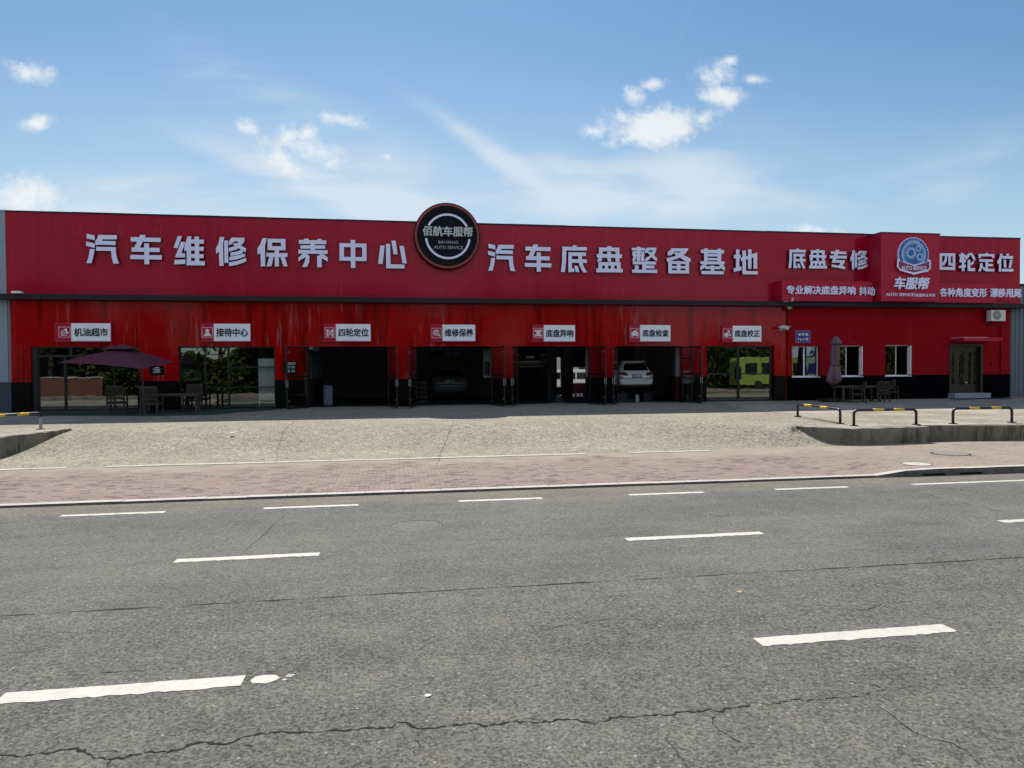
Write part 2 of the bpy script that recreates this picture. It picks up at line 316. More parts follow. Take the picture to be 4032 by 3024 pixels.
M_WHITEP = pbr('white_car_paint', (0.88, 0.90, 0.92), 0.25, var=0.02, coat=0.5)
M_GREYP = pbr('grey_car_paint', (0.10, 0.105, 0.105), 0.25, var=0.03, coat=0.5)
M_BLACKP = pbr('black_car_paint', (0.012, 0.012, 0.012), 0.25, var=0.03, coat=0.5)
M_RUBBER = pbr('rubber', (0.015, 0.015, 0.015), 0.8); M_ALLOY = pbr('alloy', (0.5, 0.5, 0.5), 0.35, 0.9)
M_LAMPRED = pbr('lamp_red', (0.10, 0.006, 0.006), 0.15)
M_PLATEB = pbr('plate_blue', (0.02, 0.10, 0.32), 0.4); M_PLATEG = pbr('plate_green', (0.42, 0.60, 0.45), 0.4); M_WHITE = pbr('white_paint', (0.80, 0.80, 0.80), 0.5, var=0.04)
M_WOOD = pbr('weathered_wood', (0.042, 0.029, 0.021), 0.75, var=0.3, scale=6, stretch=(1, 1, 8))
M_WOODT = pbr('weathered_table_wood', (0.075, 0.058, 0.045), 0.75, var=0.3, scale=6, stretch=(1, 8, 1))
M_PLUM = pbr('plum_canvas', (0.085, 0.016, 0.036), 0.8, var=0.12, scale=3)
M_FADED = pbr('faded_plum_canvas', (0.165, 0.092, 0.108), 0.85, var=0.2, scale=4)
M_STEEL = pbr('dark_steel', (0.03, 0.03, 0.032), 0.45, 0.5); M_GREYM = pbr('grey_metal', (0.35, 0.36, 0.37), 0.4, 0.7)
M_BLK = pbr('black_enamel', (0.008, 0.009, 0.012), 0.35); M_YEL = pbr('yellow_enamel', (0.62, 0.38, 0.025), 0.4, var=0.1)
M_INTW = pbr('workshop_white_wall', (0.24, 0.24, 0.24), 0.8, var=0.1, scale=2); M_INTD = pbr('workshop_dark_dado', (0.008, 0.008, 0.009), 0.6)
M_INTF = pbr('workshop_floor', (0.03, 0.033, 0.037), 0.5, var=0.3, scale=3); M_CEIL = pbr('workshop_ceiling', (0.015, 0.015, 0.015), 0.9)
M_BLUEGREY = pbr('blue_grey_render', (0.27, 0.31, 0.36), 0.8, var=0.06); M_BGD = pbr('dark_blue_grey', (0.035, 0.05, 0.07), 0.7)
M_CORR = pbr('corrugated_grey_blue', (0.12, 0.15, 0.18), 0.5, 0.2, var=0.08)
M_GREENMAT = pbr('green_turf_mat', (0.006, 0.05, 0.025), 0.95, var=0.4, scale=20, bump=0.5, bscale=150)
M_DOORB = pbr('brown_bronze_door', (0.026, 0.018, 0.010), 0.4, 0.3, var=0.3, scale=8)
M_BLUEE = pbr('emblem_blue', (0.015, 0.10, 0.36), 0.4); M_BLUEL = pbr('emblem_pale_blue', (0.30, 0.46, 0.72), 0.4); M_MAROON = pbr('ribbon_maroon', (0.22, 0.012, 0.06), 0.4)
M_BLUES = pbr('plaque_blue', (0.008, 0.03, 0.22), 0.4); M_CURT = pbr('blue_curtain', (0.03, 0.08, 0.36), 0.8, var=0.3, scale=3, stretch=(8, 1, 1))
M_BLACKS = pbr('black_sign_face', (0.004, 0.006, 0.009), 0.5, spec=.12, var=0.3, scale=5); M_RIM = pbr('sign_rim_red', (0.28, 0.035, 0.03), 0.5)
M_SILV = pbr('grey_letter', (0.52, 0.56, 0.55), 0.5); M_SILV2 = pbr('dim_letter', (0.34, 0.36, 0.38), 0.5)
M_LIME = pbr('lime_green_paint', (0.28, 0.36, 0.07), 0.4, var=0.03); M_BARK = pbr('bark', (0.08, 0.06, 0.045), 0.9, var=0.3, scale=8); M_LEAF = mat_leaf()
M_BRICKW = pbr('red_brick', (0.15, 0.06, 0.042), 0.9, var=0.25, scale=9)
M_CRACK = pbr('crack_shadow', (0.008, 0.008, 0.008), 0.95, var=0.2); M_MINT = pbr('mint_board', (0.70, 0.82, 0.78), 0.4, var=0.08)
M_IRON = pbr('cast_iron', (0.20, 0.17, 0.15), 0.8, var=0.3, scale=20); M_ORANGE = pbr('dry_leaf', (0.42, 0.28, 0.12), 0.8); M_WEED = pbr('dry_weed', (0.16, 0.15, 0.10), 0.9)
M_ACW = pbr('ac_casing', (0.62, 0.60, 0.55), 0.5, var=0.06)
M_REDTOOL = pbr('tool_red', (0.07, 0.004, 0.005), 0.4); M_CAMW = pbr('camera_white', (0.66, 0.62, 0.55), 0.5)

# ------------------------------------------------------------------ mesh helpers
class MB:
    def __init__(s): s.v = []; s.f = []; s.mi = []
    def add(s, vs, fs, mi=0):
        o = len(s.v); s.v += [tuple(v) for v in vs]; s.f += [tuple(i+o for i in f) for f in fs]; s.mi += [mi]*len(fs); return s
    def box(s, x0, x1, y0, y1, z0, z1, mi=0):
        x0, x1 = sorted((x0, x1)); y0, y1 = sorted((y0, y1)); z0, z1 = sorted((z0, z1))
        vs = [(x0, y0, z0), (x1, y0, z0), (x1, y1, z0), (x0, y1, z0), (x0, y0, z1), (x1, y0, z1), (x1, y1, z1), (x0, y1, z1)]
        return s.add(vs, [(0, 3, 2, 1), (4, 5, 6, 7), (0, 1, 5, 4), (1, 2, 6, 5), (2, 3, 7, 6), (3, 0, 4, 7)], mi)
    def obox(s, a, b_, w, h, up=(0, 0, 1), mi=0):
        """bar from a to b, width w (sideways), height h (along up)"""
        a = Vector(a); b_ = Vector(b_); d = (b_-a).normalized(); u = Vector(up); sd = d.cross(u)
        if sd.length < 1e-4: sd = d.cross(Vector((1, 0, 0)))
        sd.normalize(); u = sd.cross(d).normalized(); vs = []
        for q in (a, b_):
            for i, j in ((-1, -1), (1, -1), (1, 1), (-1, 1)): vs.append(q+sd*(i*w/2)+u*(j*h/2))
        return s.add(vs, [(3, 2, 1, 0), (4, 5, 6, 7), (0, 1, 5, 4), (1, 2, 6, 5), (2, 3, 7, 6), (3, 0, 4, 7)], mi)
    def tube(s, pts, r, n=10, cap=True, mi=0):
        pts = [Vector(p) for p in pts]; rr = r if isinstance(r, (list, tuple)) else [r]*len(pts); rings = []; ref = None
        for i, p in enumerate(pts):
            d = (pts[min(i+1, len(pts)-1)]-pts[max(i-1, 0)]).normalized()
            if ref is None:
                ref = d.cross(Vector((0, 0, 1)));
                if ref.length < 1e-3: ref = d.cross(Vector((1, 0, 0)))
            ref = (ref-d*ref.dot(d)).normalized(); bn = d.cross(ref)
            rings.append([p+(ref*math.cos(2*math.pi*k/n)+bn*math.sin(2*math.pi*k/n))*rr[i] for k in range(n)])
        vs = [v for rg in rings for v in rg]; fs = []
        for i in range(len(pts)-1):
            for k in range(n):
                a = i*n+k; c = i*n+(k+1) % n; fs.append((a, c, c+n, a+n))
        if cap: fs += [tuple(reversed(range(n))), tuple(range((len(pts)-1)*n, len(pts)*n))]
        return s.add(vs, fs, mi)
    def polyY(s, pts, yf, yb, mi=0, mside=None):
        """outline given as (x, z) points, front face at yf and back at yb"""
        n = len(pts); ar = sum(pts[i][0]*pts[(i+1) % n][1]-pts[(i+1) % n][0]*pts[i][1] for i in range(n))
        if ar < 0: pts = list(reversed(pts))
        vs = [(p[0], yf, p[1]) for p in pts]+[(p[0], yb, p[1]) for p in pts]
        s.add(vs, [tuple(range(n))], mi); o = len(s.v)-2*n
        ms = mi if mside is None else mside
        s.f += [tuple(o+n+i for i in reversed(range(n)))]+[(o+i, o+n+i, o+n+(i+1) % n, o+(i+1) % n) for i in range(n)]; s.mi += [ms]*(n+1)
        return s
    def disc(s, cx, cz, r, yf, yb, n=48, mi=0, r_in=0.0, a0=0.0, a1=2*math.pi):
        full = abs(a1-a0-2*math.pi) < 1e-6
        if r_in <= 0: return s.polyY([(cx+r*math.cos(2*math.pi*k/n), cz+r*math.sin(2*math.pi*k/n)) for k in range(n)], yf, yb, mi)
        vs = []; fs = []; m = n if full else n+1
        for k in range(m):
            a = a0+(a1-a0)*k/n; c, q = math.cos(a), math.sin(a)
            vs += [(cx+r*c, yf, cz+r*q), (cx+r_in*c, yf, cz+r_in*q), (cx+r_in*c, yb, cz+r_in*q), (cx+r*c, yb, cz+r*q)]
        for k in range(n):
            a = 4*k; c = 4*((k+1) % m)
            fs += [(a, a+1, c+1, c), (a+1, a+2, c+2, c+1), (a+2, a+3, c+3, c+2), (a+3, a, c, c+3)]
        if not full: fs += [(0, 3, 2, 1), (4*n, 4*n+1, 4*n+2, 4*n+3)]
        return s.add(vs, fs, mi)
    def build(s, name, mats, parent=None, local=False, smooth=False, bevel=0.0):
        me = bpy.data.meshes.new(name)
        off = Vector((0, 0, 0))
        if parent is not None and not local:
            q = parent
            while q is not None: off += q.location; q = q.parent
        me.from_pydata([Vector(v)-off for v in s.v], [], s.f)
        if not isinstance(mats, (list, tuple)): mats = [mats]
        for m in mats: me.materials.append(m)
        for p, i in zip(me.polygons, s.mi): p.material_index = i; p.use_smooth = smooth
        bm = bmesh.new(); bm.from_mesh(me); bmesh.ops.recalc_face_normals(bm, faces=bm.faces); bm.to_mesh(me); bm.free()
        me.update()
        o = bpy.data.objects.new(name, me); COL.objects.link(o)
        if parent is not None: o.parent = parent
        if bevel:
            bv = o.modifiers.new('bevel', 'BEVEL'); bv.width = bevel; bv.segments = 2; bv.limit_method = 'ANGLE'
        return o
def tag(o, label, cat, group=None):
    o['label'] = label; o['category'] = cat
    if group: o['group'] = group
    return o
def thing(name, label, cat, loc=(0, 0, 0), rz=0.0, group=None):
    o = bpy.data.objects.new(name, None); COL.objects.link(o); o.location = loc; o.rotation_euler = (0, 0, rz); o.empty_display_size = 0.2
    return tag(o, label, cat, group)
def struct(o): o['kind'] = 'structure'; return o
def dup(root, loc, rz, label):
    r = root.copy(); COL.objects.link(r); r.location = loc; r.rotation_euler = (0, 0, rz); r['label'] = label
    for ch in list(root.children):
        c = ch.copy(); COL.objects.link(c); c.parent = r
        for g in ch.children:
            d = g.copy(); COL.objects.link(d); d.parent = c
    return r
# lettering from the built-in font
def text_mesh(body, bold=0.0, shear=0.0, spacing=1.0):
    c = bpy.data.curves.new('lettering_source', 'FONT'); c.body = body; c.size = 1.0; c.shear = shear; c.space_character = spacing
    c.extrude = 0.02; c.bevel_depth = bold; c.bevel_resolution = 0; c.resolution_u = 2
    o = bpy.data.objects.new('lettering_source', c); COL.objects.link(o); bpy.context.view_layer.update()
    me = bpy.data.meshes.new_from_object(o.evaluated_get(bpy.context.evaluated_depsgraph_get()))
    vs = [tuple(v.co) for v in me.vertices]; fs = [tuple(p.vertices) for p in me.polygons]
    bpy.data.objects.remove(o); bpy.data.curves.remove(c); bpy.data.meshes.remove(me)
    return vs, fs
def text_into(mb, body, x0, x1, z0, z1, yf, yb, bold=0.02, shear=0.0, mi=0, spacing=1.0):
    vs, fs = text_mesh(body, bold, shear, spacing)
    xs = [v[0] for v in vs]; ys = [v[1] for v in vs]; zs = [v[2] for v in vs]
    a, b_, c, d = min(xs), max(xs), min(ys), max(ys); e, g = min(zs), max(zs)
    mb.add([(x0+(v[0]-a)/(b_-a)*(x1-x0), yb+(v[2]-e)/(g-e)*(yf-yb), z0+(v[1]-c)/(d-c)*(z1-z0)) for v in vs], fs, mi)
def text_px(mb, body, l, t, r, b_, Y, depth, bold=0.02, shear=0.0, mi=0, spacing=1.0):
    """lettering whose box was measured in the photo (left, top, right, bottom), standing off plane Y"""
    p = P(l, (t+b_)/2, Y); q = P(r, (t+b_)/2, Y); tz = P((l+r)/2, t, Y).z; bz = P((l+r)/2, b_, Y).z
    text_into(mb, body, p.x, q.x, bz, tz, Y-depth, Y, bold, shear, mi, spacing)

# ------------------------------------------------------------------ ground, road, pavements
def sm(x, a, b):
    t = min(1, max(0, (x-a)/(b-a))); return t*t*(3-2*t)
def XonY(px, Y, z=0.0):
    k = (px-2016)/FPX; q = RT-FW*k; return -(q[1]*(Y+CAMD)+q[2]*(z-CAMH))/q[0]
KY = -19.76
def z_front(X): return 0.045+0.105*sm(X, 10.75, 11.55)
def z_back(X): return 0.085+0.05*sm(X, 9, 13)
def z_walk(X, Y): t = (Y-KY)/(-14.7-KY); return z_front(X)*(1-t)+z_back(X)*t
def z_apron(Y): return 0.66+0.10*(Y+9)/9
def z_court(X, Y):
    if Y >= -9.2: return z_apron(max(Y, -9.2))
    t = sm(X, 8.0, 12.6); ys = -13.3*(1-t)-14.8*t; ye = -9.2*(1-t)-13.0*t; zt = 0.66-0.02*t*sm(Y, -9.2, -13)
    lo = z_back(X)+0.03*sm(Y, -14.7, -13.2)
    return lo+(z_apron(-9.2)-0.045*t-lo)*sm(Y, ys, ye) if Y < ye else z_apron(-9.2)-0.045*t*sm(-Y, 9.2, 13.0)
def grid(name, xs, ys, zf, mat, keep=None):
    m = MB(); vs = [(x, y, zf(x, y)) for y in ys for x in xs]; n = len(xs); fs = []
    for j in range(len(ys)-1):
        for i in range(n-1):
            if keep is None or keep((xs[i]+xs[i+1])/2, (ys[j]+ys[j+1])/2): fs.append((j*n+i, j*n+i+1, (j+1)*n+i+1, (j+1)*n+i))
    m.add(vs, fs); return struct(m.build(name, mat, smooth=True))
def frange(a, b, n): return [a+(b-a)*i/n for i in range(n+1)]
m = MB(); m.add([(-500, -500, -0.08), (500, -500, -0.08), (500, 900, -0.08), (-500, 900, -0.08)], [(0, 1, 2, 3)]); struct(m.build('ground', M_SOIL))
m = MB(); m.add([(-220, -37.2, 0), (220, -37.2, 0), (220, KY+.02, 0), (-220, KY+.02, 0)], [(0, 1, 2, 3)]); struct(m.build('road', M_ASPH))
grid('pavement', [-220, -80]+frange(-40, 9, 20)+frange(9.5, 14, 18)+[18, 40, 80, 220], frange(KY+.2, -14.6, 12), lambda x, y: z_walk(x, y), M_PAVE)
m = MB(); m.add([(-220, -44, 0.12), (220, -44, 0.12), (220, -37.2, 0.12), (-220, -37.2, 0.12)], [(0, 1, 2, 3)]); m.box(-220, 220, -37.35, -37.2, -0.02, 0.125); struct(m.build('far_pavement', M_PAVE))
m = MB(); m.add([(-300, -200, 0.11), (300, -200, 0.11), (300, -44, 0.11), (-300, -44, 0.11)], [(0, 1, 2, 3)]); struct(m.build('verge', M_SOIL))
# kerb stones along the road
m = MB(); x = -0.582-0.745*60
while x < 60:
    a, b_ = x+0.004, x+0.741
    jz = random.uniform(-0.004, 0.004)
    if a > 40 or b_ < -40: pass
    za, zb = z_front(a)+jz, z_front(b_)+jz
    vs = [(a, KY, -0.03), (b_, KY, -0.03), (b_, KY+.2, -0.03), (a, KY+.2, -0.03), (a, KY+.012, za), (b_, KY+.012, zb), (b_, KY+.2, zb+.004), (a, KY+.2, za+.004)]
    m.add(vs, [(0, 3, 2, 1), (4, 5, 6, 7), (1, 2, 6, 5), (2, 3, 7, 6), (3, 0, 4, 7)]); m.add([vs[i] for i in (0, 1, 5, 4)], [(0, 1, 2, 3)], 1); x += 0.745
struct(m.build('kerb', [M_KERB, mat_concrete('shaded_kerb_face', (.13, .12, .10), (.19, .175, .145), .3, 14., .5)]))  # second material darkens the road-side faces, shade put into their colour
# thin edging between the brick pavement and the driveway
m = MB(); x = -40.0
while x < 9.0:
    L = random.uniform(0.7, 1.25); a, b_ = x+.008, min(x+L-.008, 8.9); jy = random.uniform(-.02, .02); h = random.uniform(.012, .03)
    if not (5.0 < x < 5.8 or -8.2 < x < -7.4) and x > -40:
        z0 = z_back((a+b_)/2); m.box(a, b_, -14.88+jy, -14.66+jy, z0-.1, z0+h*.35+.006)
    x += L
struct(m.build('edging_strip', pbr('pale_edging', (.46, .43, .36), .85, var=.2, scale=3)))
# driveway ramp and apron
LW = [(-10.25, -9.6), (-10.42, -10.9), (-10.7, -12.4), (-10.98, -14.66)]        # left retaining wall, plan
def lwx(Y):
    for (x0, y0), (x1, y1) in zip(LW, LW[1:]):
        if y1 <= Y <= y0: return x0+(x1-x0)*(Y-y0)/(y1-y0)
    return LW[0][0] if Y > LW[0][1] else LW[-1][0]
ys = frange(-14.68, -8.2, 44)+[-6, -4, -2, 0.6]
xs = frange(-11.2, 15.2, 88)
grid('driveway', xs, ys, z_court, M_DRIVE)
def slabmat():
    m = mat_concrete('slab_concrete', (0.27, 0.25, 0.20), (0.38, 0.355, 0.29), 0.34, 12.0, 0.6); b = NB(m.node_tree); p = m.node_tree.nodes['Principled BSDF']
    o = b.new('ShaderNodeTexCoord').outputs['Object']; old = p.inputs['Base Color'].links[0].from_socket
    br = b.new('ShaderNodeTexBrick'); mp = b.new('ShaderNodeMapping'); b.l.new(o, mp.inputs[0]); mp.inputs['Rotation'].default_value = (0, 0, RAD(4)); b.l.new(mp.outputs[0], br.inputs['Vector'])
    br.inputs['Scale'].default_value = 1; br.inputs['Brick Width'].default_value = 3.1; br.inputs['Row Height'].default_value = 2.4; br.inputs['Mortar Size'].default_value = 0.012
    br.inputs['Color1'].default_value = (1, 1, 1, 1); br.inputs['Color2'].default_value = (0.84, 0.82, 0.78, 1); br.inputs['Mortar'].default_value = (0.4, 0.38, 0.34, 1)
    b.l.new(b.mix(1.0, old, br.outputs['Color'], 'MULTIPLY'), p.inputs['Base Color']); return m
M_SLAB = slabmat()
def z_pr(X, Y): return 0.612+(Y+14.7)/5.5*0.055 if Y < -9.2 else z_apron(Y)+.004
RW = [(12.5, -13.35), (12.58, -13.75), (12.85, -14.2), (13.2, -14.52), (13.6, -14.70), (14.4, -14.72), (16.2, -14.62)]
# right platform top: polygon strips
m = MB()
def strip(front, back, zf, nseg):
    vs = []; fs = []
    for (fx, fy), (bx, by) in zip(front, back):
        for k in range(nseg+1):
            X = fx+(bx-fx)*k/nseg; Y = fy+(by-fy)*k/nseg; vs.append((X, Y, zf(X, Y)))
    n = nseg+1
    for i in range(len(front)-1):
        for k in range(nseg): fs.append((i*n+k, (i+1)*n+k, (i+1)*n+k+1, i*n+k+1))
    m.add(vs, fs)
strip(RW+[(16.24, -13.95), (19.4, -14.6), (45, -14.66)], [(14.5, -12.7), (14.55, -12.6), (14.6, -12.5), (14.65, -12.4), (14.7, -12.3), (14.75, -12.2), (16.2, -11), (16.8, -11), (19, -11), (45, -11)], z_pr, 6)
strip([(14.5, -12.7), (14.75, -12.2), (16.2, -11), (45, -11)], [(15.1, -9.2), (15.1, -9.2), (16.2, -9.2), (45, -9.2)], z_pr, 4)
strip([(15.1, -9.2), (45, -9.2)], [(15.1, 0.6), (45, 0.6)], z_pr, 6)
struct(m.build('right_platform', M_SLAB, smooth=False))
m = MB()
def z_pl(X, Y): return 0.665+max(0, -9.2-Y)*0.011 if Y < -9.2 else z_apron(Y)+.004
strip([(p[0]-.16, p[1]) for p in LW], [(-45, p[1]) for p in LW], z_pl, 4)
strip([(-10.41, -9.6), (-11.2, -9.2), (-11.2, 0.6)], [(-45, -9.6), (-45, -9.2), (-45, 0.6)], z_pl, 4)
struct(m.build('left_platform', M_SLAB))
# retaining walls (things)
def retaining(pts, zt, zb, thick, name, label, group):
    m = MB(); n = len(pts); vs = []
    inner = []
    for i, p in enumerate(pts):
        a = Vector(pts[max(i-1, 0)]); c = Vector(pts[min(i+1, n-1)]); d = (c-a).normalized(); nrm = Vector((-d.y, d.x)); inner.append(Vector(p)+nrm*thick)
    for i, p in enumerate(pts):
        j = random.uniform(-.016, .016)
        vs += [(p[0], p[1], zb(*p)), (p[0], p[1], zt(*p)+j), (inner[i].x, inner[i].y, zt(*p)+j+.004), (inner[i].x, inner[i].y, zb(*p))]
    fs = []
    for i in range(n-1):
        a, c = 4*i, 4*i+4
        for k in range(4): fs.append((a+k, c+k, c+(k+1) % 4, a+(k+1) % 4))
    fs += [(3, 2, 1, 0), (4*n-4, 4*n-3, 4*n-2, 4*n-1)]
    m.add(vs, fs); o = m.build(name, M_WALLC, bevel=.018); return tag(o, label, 'retaining wall', group)
def dense(pts, step=.25):
    r = []
    for a, b_ in zip(pts, pts[1:]):
        L = math.hypot(b_[0]-a[0], b_[1]-a[1]); n = max(1, int(L/step)); r += [(a[0]+(b_[0]-a[0])*k/n, a[1]+(b_[1]-a[1])*k/n) for k in range(n)]
    return r+[pts[-1]]
retaining(dense(RW), lambda x, y: z_pr(x, y)+.012, lambda x, y: -.05, .22, 'retaining_wall', 'low stained concrete wall curving into the driveway ramp, two barriers on top', 'retaining walls of the platforms')
retaining(dense([(16.30, -13.98), (17.4, -14.2), (19.38, -14.66)]), lambda x, y: z_pr(x, y)-.008, lambda x, y: -.05, .22, 'retaining_wall', 'set back concrete wall with green moss at its corner under the far right barrier', 'retaining walls of the platforms')
retaining(dense([(19.40, -14.66), (24, -14.70), (44, -14.70)], 1), lambda x, y: z_pr(x, y)+.006, lambda x, y: -.05, .22, 'retaining_wall', 'last length of concrete wall at the right edge of the photo', 'retaining walls of the platforms')
retaining(dense([LW[3], LW[2], LW[1], LW[0]])[::-1], lambda x, y: z_pl(x, y)+.02, lambda x, y: -.1, .2, 'retaining_wall', 'wedge of concrete wall tapering into the ramp at the left edge', 'retaining walls of the platforms')
retaining(dense([(-45, -14.68), (-11, -14.68)], 2), lambda x, y: z_pl(x, y)-.004, lambda x, y: -.1, .2, 'retaining_wall', 'long low concrete wall out of view left of the ramp', 'retaining walls of the platforms')

# road cracks and seams (thin dark slits lying in the surface)
def ribbon(mb, pts, w, zf, jit=0.02, step=0.12, taper=True):
    seg = []
    for a, b_ in zip(pts, pts[1:]):
        a = Vector(a); b_ = Vector(b_); n = max(1, int((b_-a).length/step)); seg += [a+(b_-a)*k/n for k in range(n)]
    seg.append(Vector(pts[-1])); vs = []; fs = []; N = len(seg)
    for i, p in enumerate(seg):
        d = (seg[min(i+1, N-1)]-seg[max(i-1, 0)]).normalized(); nr = Vector((-d.y, d.x)); q = p+nr*random.uniform(-jit, jit)
        ww = w*random.choice((.15, .4, .7, 1.0, 1.5))*random.uniform(.7, 1.2)*(min(1, 4*min(i, N-1-i)/N+.15) if taper else 1)/2
        for s_ in (1, -1): vs.append((q.x+nr.x*ww*s_, q.y+nr.y*ww*s_, zf(q.x, q.y)+.003))
    fs = [(2*i, 2*i+1, 2*i+3, 2*i+2) for i in range(N-1)]; mb.add(vs, fs)
Z0 = lambda x, y: 0.0
def zp(pts, ox, oy, s, Z=0.0): return [(lambda g: (g.x, g.y))(G(ox+a*s, oy+b_*s, Z)) for a, b_ in pts]
m = MB()
ribbon(m, [(-60, -26.12), (60, -26.12)], .024, Z0, .010, .15, False)
ribbon(m, [(-40, -24.30), (-2.9, -24.30)], .014, Z0, .012, .2)
z7 = [(0, 633), (100, 632), (200, 618), (330, 603), (400, 640), (480, 650), (560, 634), (650, 617), (720, 618), (790, 598), (900, 568), (940, 585), (1010, 570), (1090, 540), (1250, 530), (1300, 535), (1450, 524), (1690, 510), (1715, 488), (1750, 492), (1790, 513), (1860, 513), (1950, 500), (2030, 495), (2090, 502), (2212, 488)]
z8 = [(0, 483), (130, 490), (200, 478), (280, 480), (360, 492), (450, 465), (560, 462), (680, 455), (770, 440), (860, 432), (890, 440), (1050, 405), (1100, 412), (1230, 388), (1330, 392), (1510, 370), (1600, 345), (1740, 348), (1780, 360)]
g7 = zp(z7, 0, 2400, .9114); g8 = zp(z8, 2016, 2400, .9114)
g0 = (g7[0][0]-2.5, g7[0][1]+.1)
ribbon(m, [g0]+g7+g8, .022, Z0, .017, .03)
for q_ in (g7+g8)[3::3]:
    a_ = random.uniform(-2.6, -.5) if random.random() < .6 else random.uniform(.4, 2.6); L_ = random.uniform(.12, .5); ribbon(m, [q_, (q_[0]+math.cos(a_)*L_*.5, q_[1]+math.sin(a_)*L_*.4), (q_[0]+math.cos(a_+.5)*L_, q_[1]+math.sin(a_+.4)*L_)], .007, Z0, .012, .04)
ribbon(m, zp([(480, 650), (455, 684)], 0, 2400, .9114), .012, Z0, .008, .04)
ribbon(m, zp([(1520, 375), (1580, 410), (1640, 455), (1740, 535), (1820, 562), (1900, 580), (1960, 615), (2050, 690)], 2016, 2400, .9114), .010, Z0, .01, .04)
ribbon(m, zp([(690, 505), (670, 560), (720, 630), (770, 690)], 2016, 2400, .9114), .008, Z0, .008, .04)
ribbon(m, zp([(50, 100), (130, 95), (200, 72), (300, 60), (420, 40), (700, 46)], 2016, 2400, .9114), .010, Z0, .015, .05)
ribbon(m, zp([(60, 300), (300, 285), (560, 268), (790, 252)], 0, 2400, .9114), .007, Z0, .012, .05)
ribbon(m, zp([(1890, 130), (1800, 180), (1640, 205)], 0, 2400, .9114), .007, Z0, .012, .05)
ribbon(m, zp([(760, 440), (860, 448), (960, 436)], 0, 2400, .9114), .006, Z0, .01, .05)
ribbon(m, zp([(700, 1330), (900, 1310), (1200, 1320), (1290, 1280), (1590, 1255)], 2688, 1600, .6076), .009, Z0, .015, .06)
ribbon(m, zp([(1400, 530), (1700, 600), (2100, 690), (2300, 740)], 2688, 1600, .6076), .010, Z0, .012, .08)
ribbon(m, zp([(1650, 515), (1900, 560), (2212, 605)], 2688, 1600, .6076), .010, Z0, .012, .08)
ribbon(m, zp([(1860, 690), (1780, 760), (1690, 850), (1560, 960)], 0, 1600, .6076), .010, Z0, .01, .08)
ribbon(m, zp([(500, 1380), (440, 1460)], 0, 1600, .6076), .008, Z0, .01, .06)
struct(m.build('road_crack', M_CRACK))
m = MB()
cz = lambda x, y: z_court(x, y)+.012
ribbon(m, zp([(1510, 1185), (1430, 1260), (1300, 1330), (1225, 1400), (1235, 1470), (1200, 1510), (1000, 1545), (800, 1590), (650, 1635)], 700, 1300, .3165, .4), .022, cz, .03, .1)
ribbon(m, zp([(1240, 1230), (1150, 1300), (1060, 1390), (1000, 1550)], 1400, 1300, .3165, .4), .022, cz, .03, .1)

ribbon(m, [(-10, -8.85), (15, -8.85)], .012, cz, .012, .2)
ribbon(m, [(15.1, -9.2), (14.5, -12.7), (12.6, -13.3)], .03, lambda x, y: z_pr(x, y)+.006, .02, .1)
struct(m.build('driveway_crack', pbr('dusty_crack', (.125, .115, .09), .95, var=.3)))

# lane dashes
def dash(x0, x1, yf, yn, label, extra=None, rough=.016):
    m = MB(); n = max(8, int((x1-x0)/.05)); vs = []
    for i in range(n+1):
        X = x0+(x1-x0)*i/n; vs += [(X, yn+random.uniform(-rough, rough), .004), (X, yf+random.uniform(-rough, rough)*.5, .004)]
    m.add(vs, [(2*i, 2*i+2, 2*i+3, 2*i+1) for i in range(n)])
    if extra: extra(m)
    return tag(m.build('lane_dash', M_PAINT), label, 'road marking', 'white dashes painted on the road')
E1 = [((243, 653), 'leftmost short white dash of the row next to the kerb'), ((1039, 1411), 'white dash next to the kerb, in front of the third bay'),
      ((1805, 2133), 'white kerbside dash below the round black sign and workshop centre'), ((2474, 2768), 'white kerbside dash in front of the bay with the white car'),
      ((3049, 3332), 'white kerbside dash just left of the raised kerb'), ((3586, 4300), 'long white kerbside dash beside the drain slots at the right')]
for (a, b_), lab in E1: dash(XonY(a, -20.72), XonY(b_, -20.72), -20.68, -20.83, lab)
E2 = [((692, 1258), 'white dash left of centre on the middle lane line'), ((2463, 2998), 'white dash right of centre on the middle lane line'), ((3935, 4500), 'white middle lane dash cut by the right edge of the photo')]
for (a, b_), lab in E2: dash(XonY(a, -24.2), XonY(b_, -24.2), -24.14, -24.31, lab)
E2o = [(-9.0, -7.2), (-15.2, -13.4), (14.4, 16.2)]
def frag(m):
    a = G(962, 2700).x; b_ = a+.235
    pts = []
    for k in range(14):
        t = 2*math.pi*k/14; pts.append(((a+b_)/2+.02+(b_-a)/2*math.cos(t)*random.uniform(.85, 1.1), -28.14+.085*math.sin(t)*random.uniform(.85, 1.1), .004))
    m.add(pts, [tuple(range(14))])
    for k in range(5):
        q = (b_+.05+random.uniform(0, .07), -28.12+random.uniform(-.07, .07)); m.add([(q[0]+.02*math.cos(2*math.pi*j/6), q[1]+.015*math.sin(2*math.pi*j/6), .004) for j in range(6)], [tuple(range(6))])
dash(XonY(-6, -28.14), XonY(957, -28.14), -28.04, -28.235, 'big worn white dash at lower left with a broken off end', frag, .014)
dash(XonY(2985, -28.14), XonY(3742, -28.14), -28.04, -28.235, 'big worn white dash at lower right of the road', None, .014)
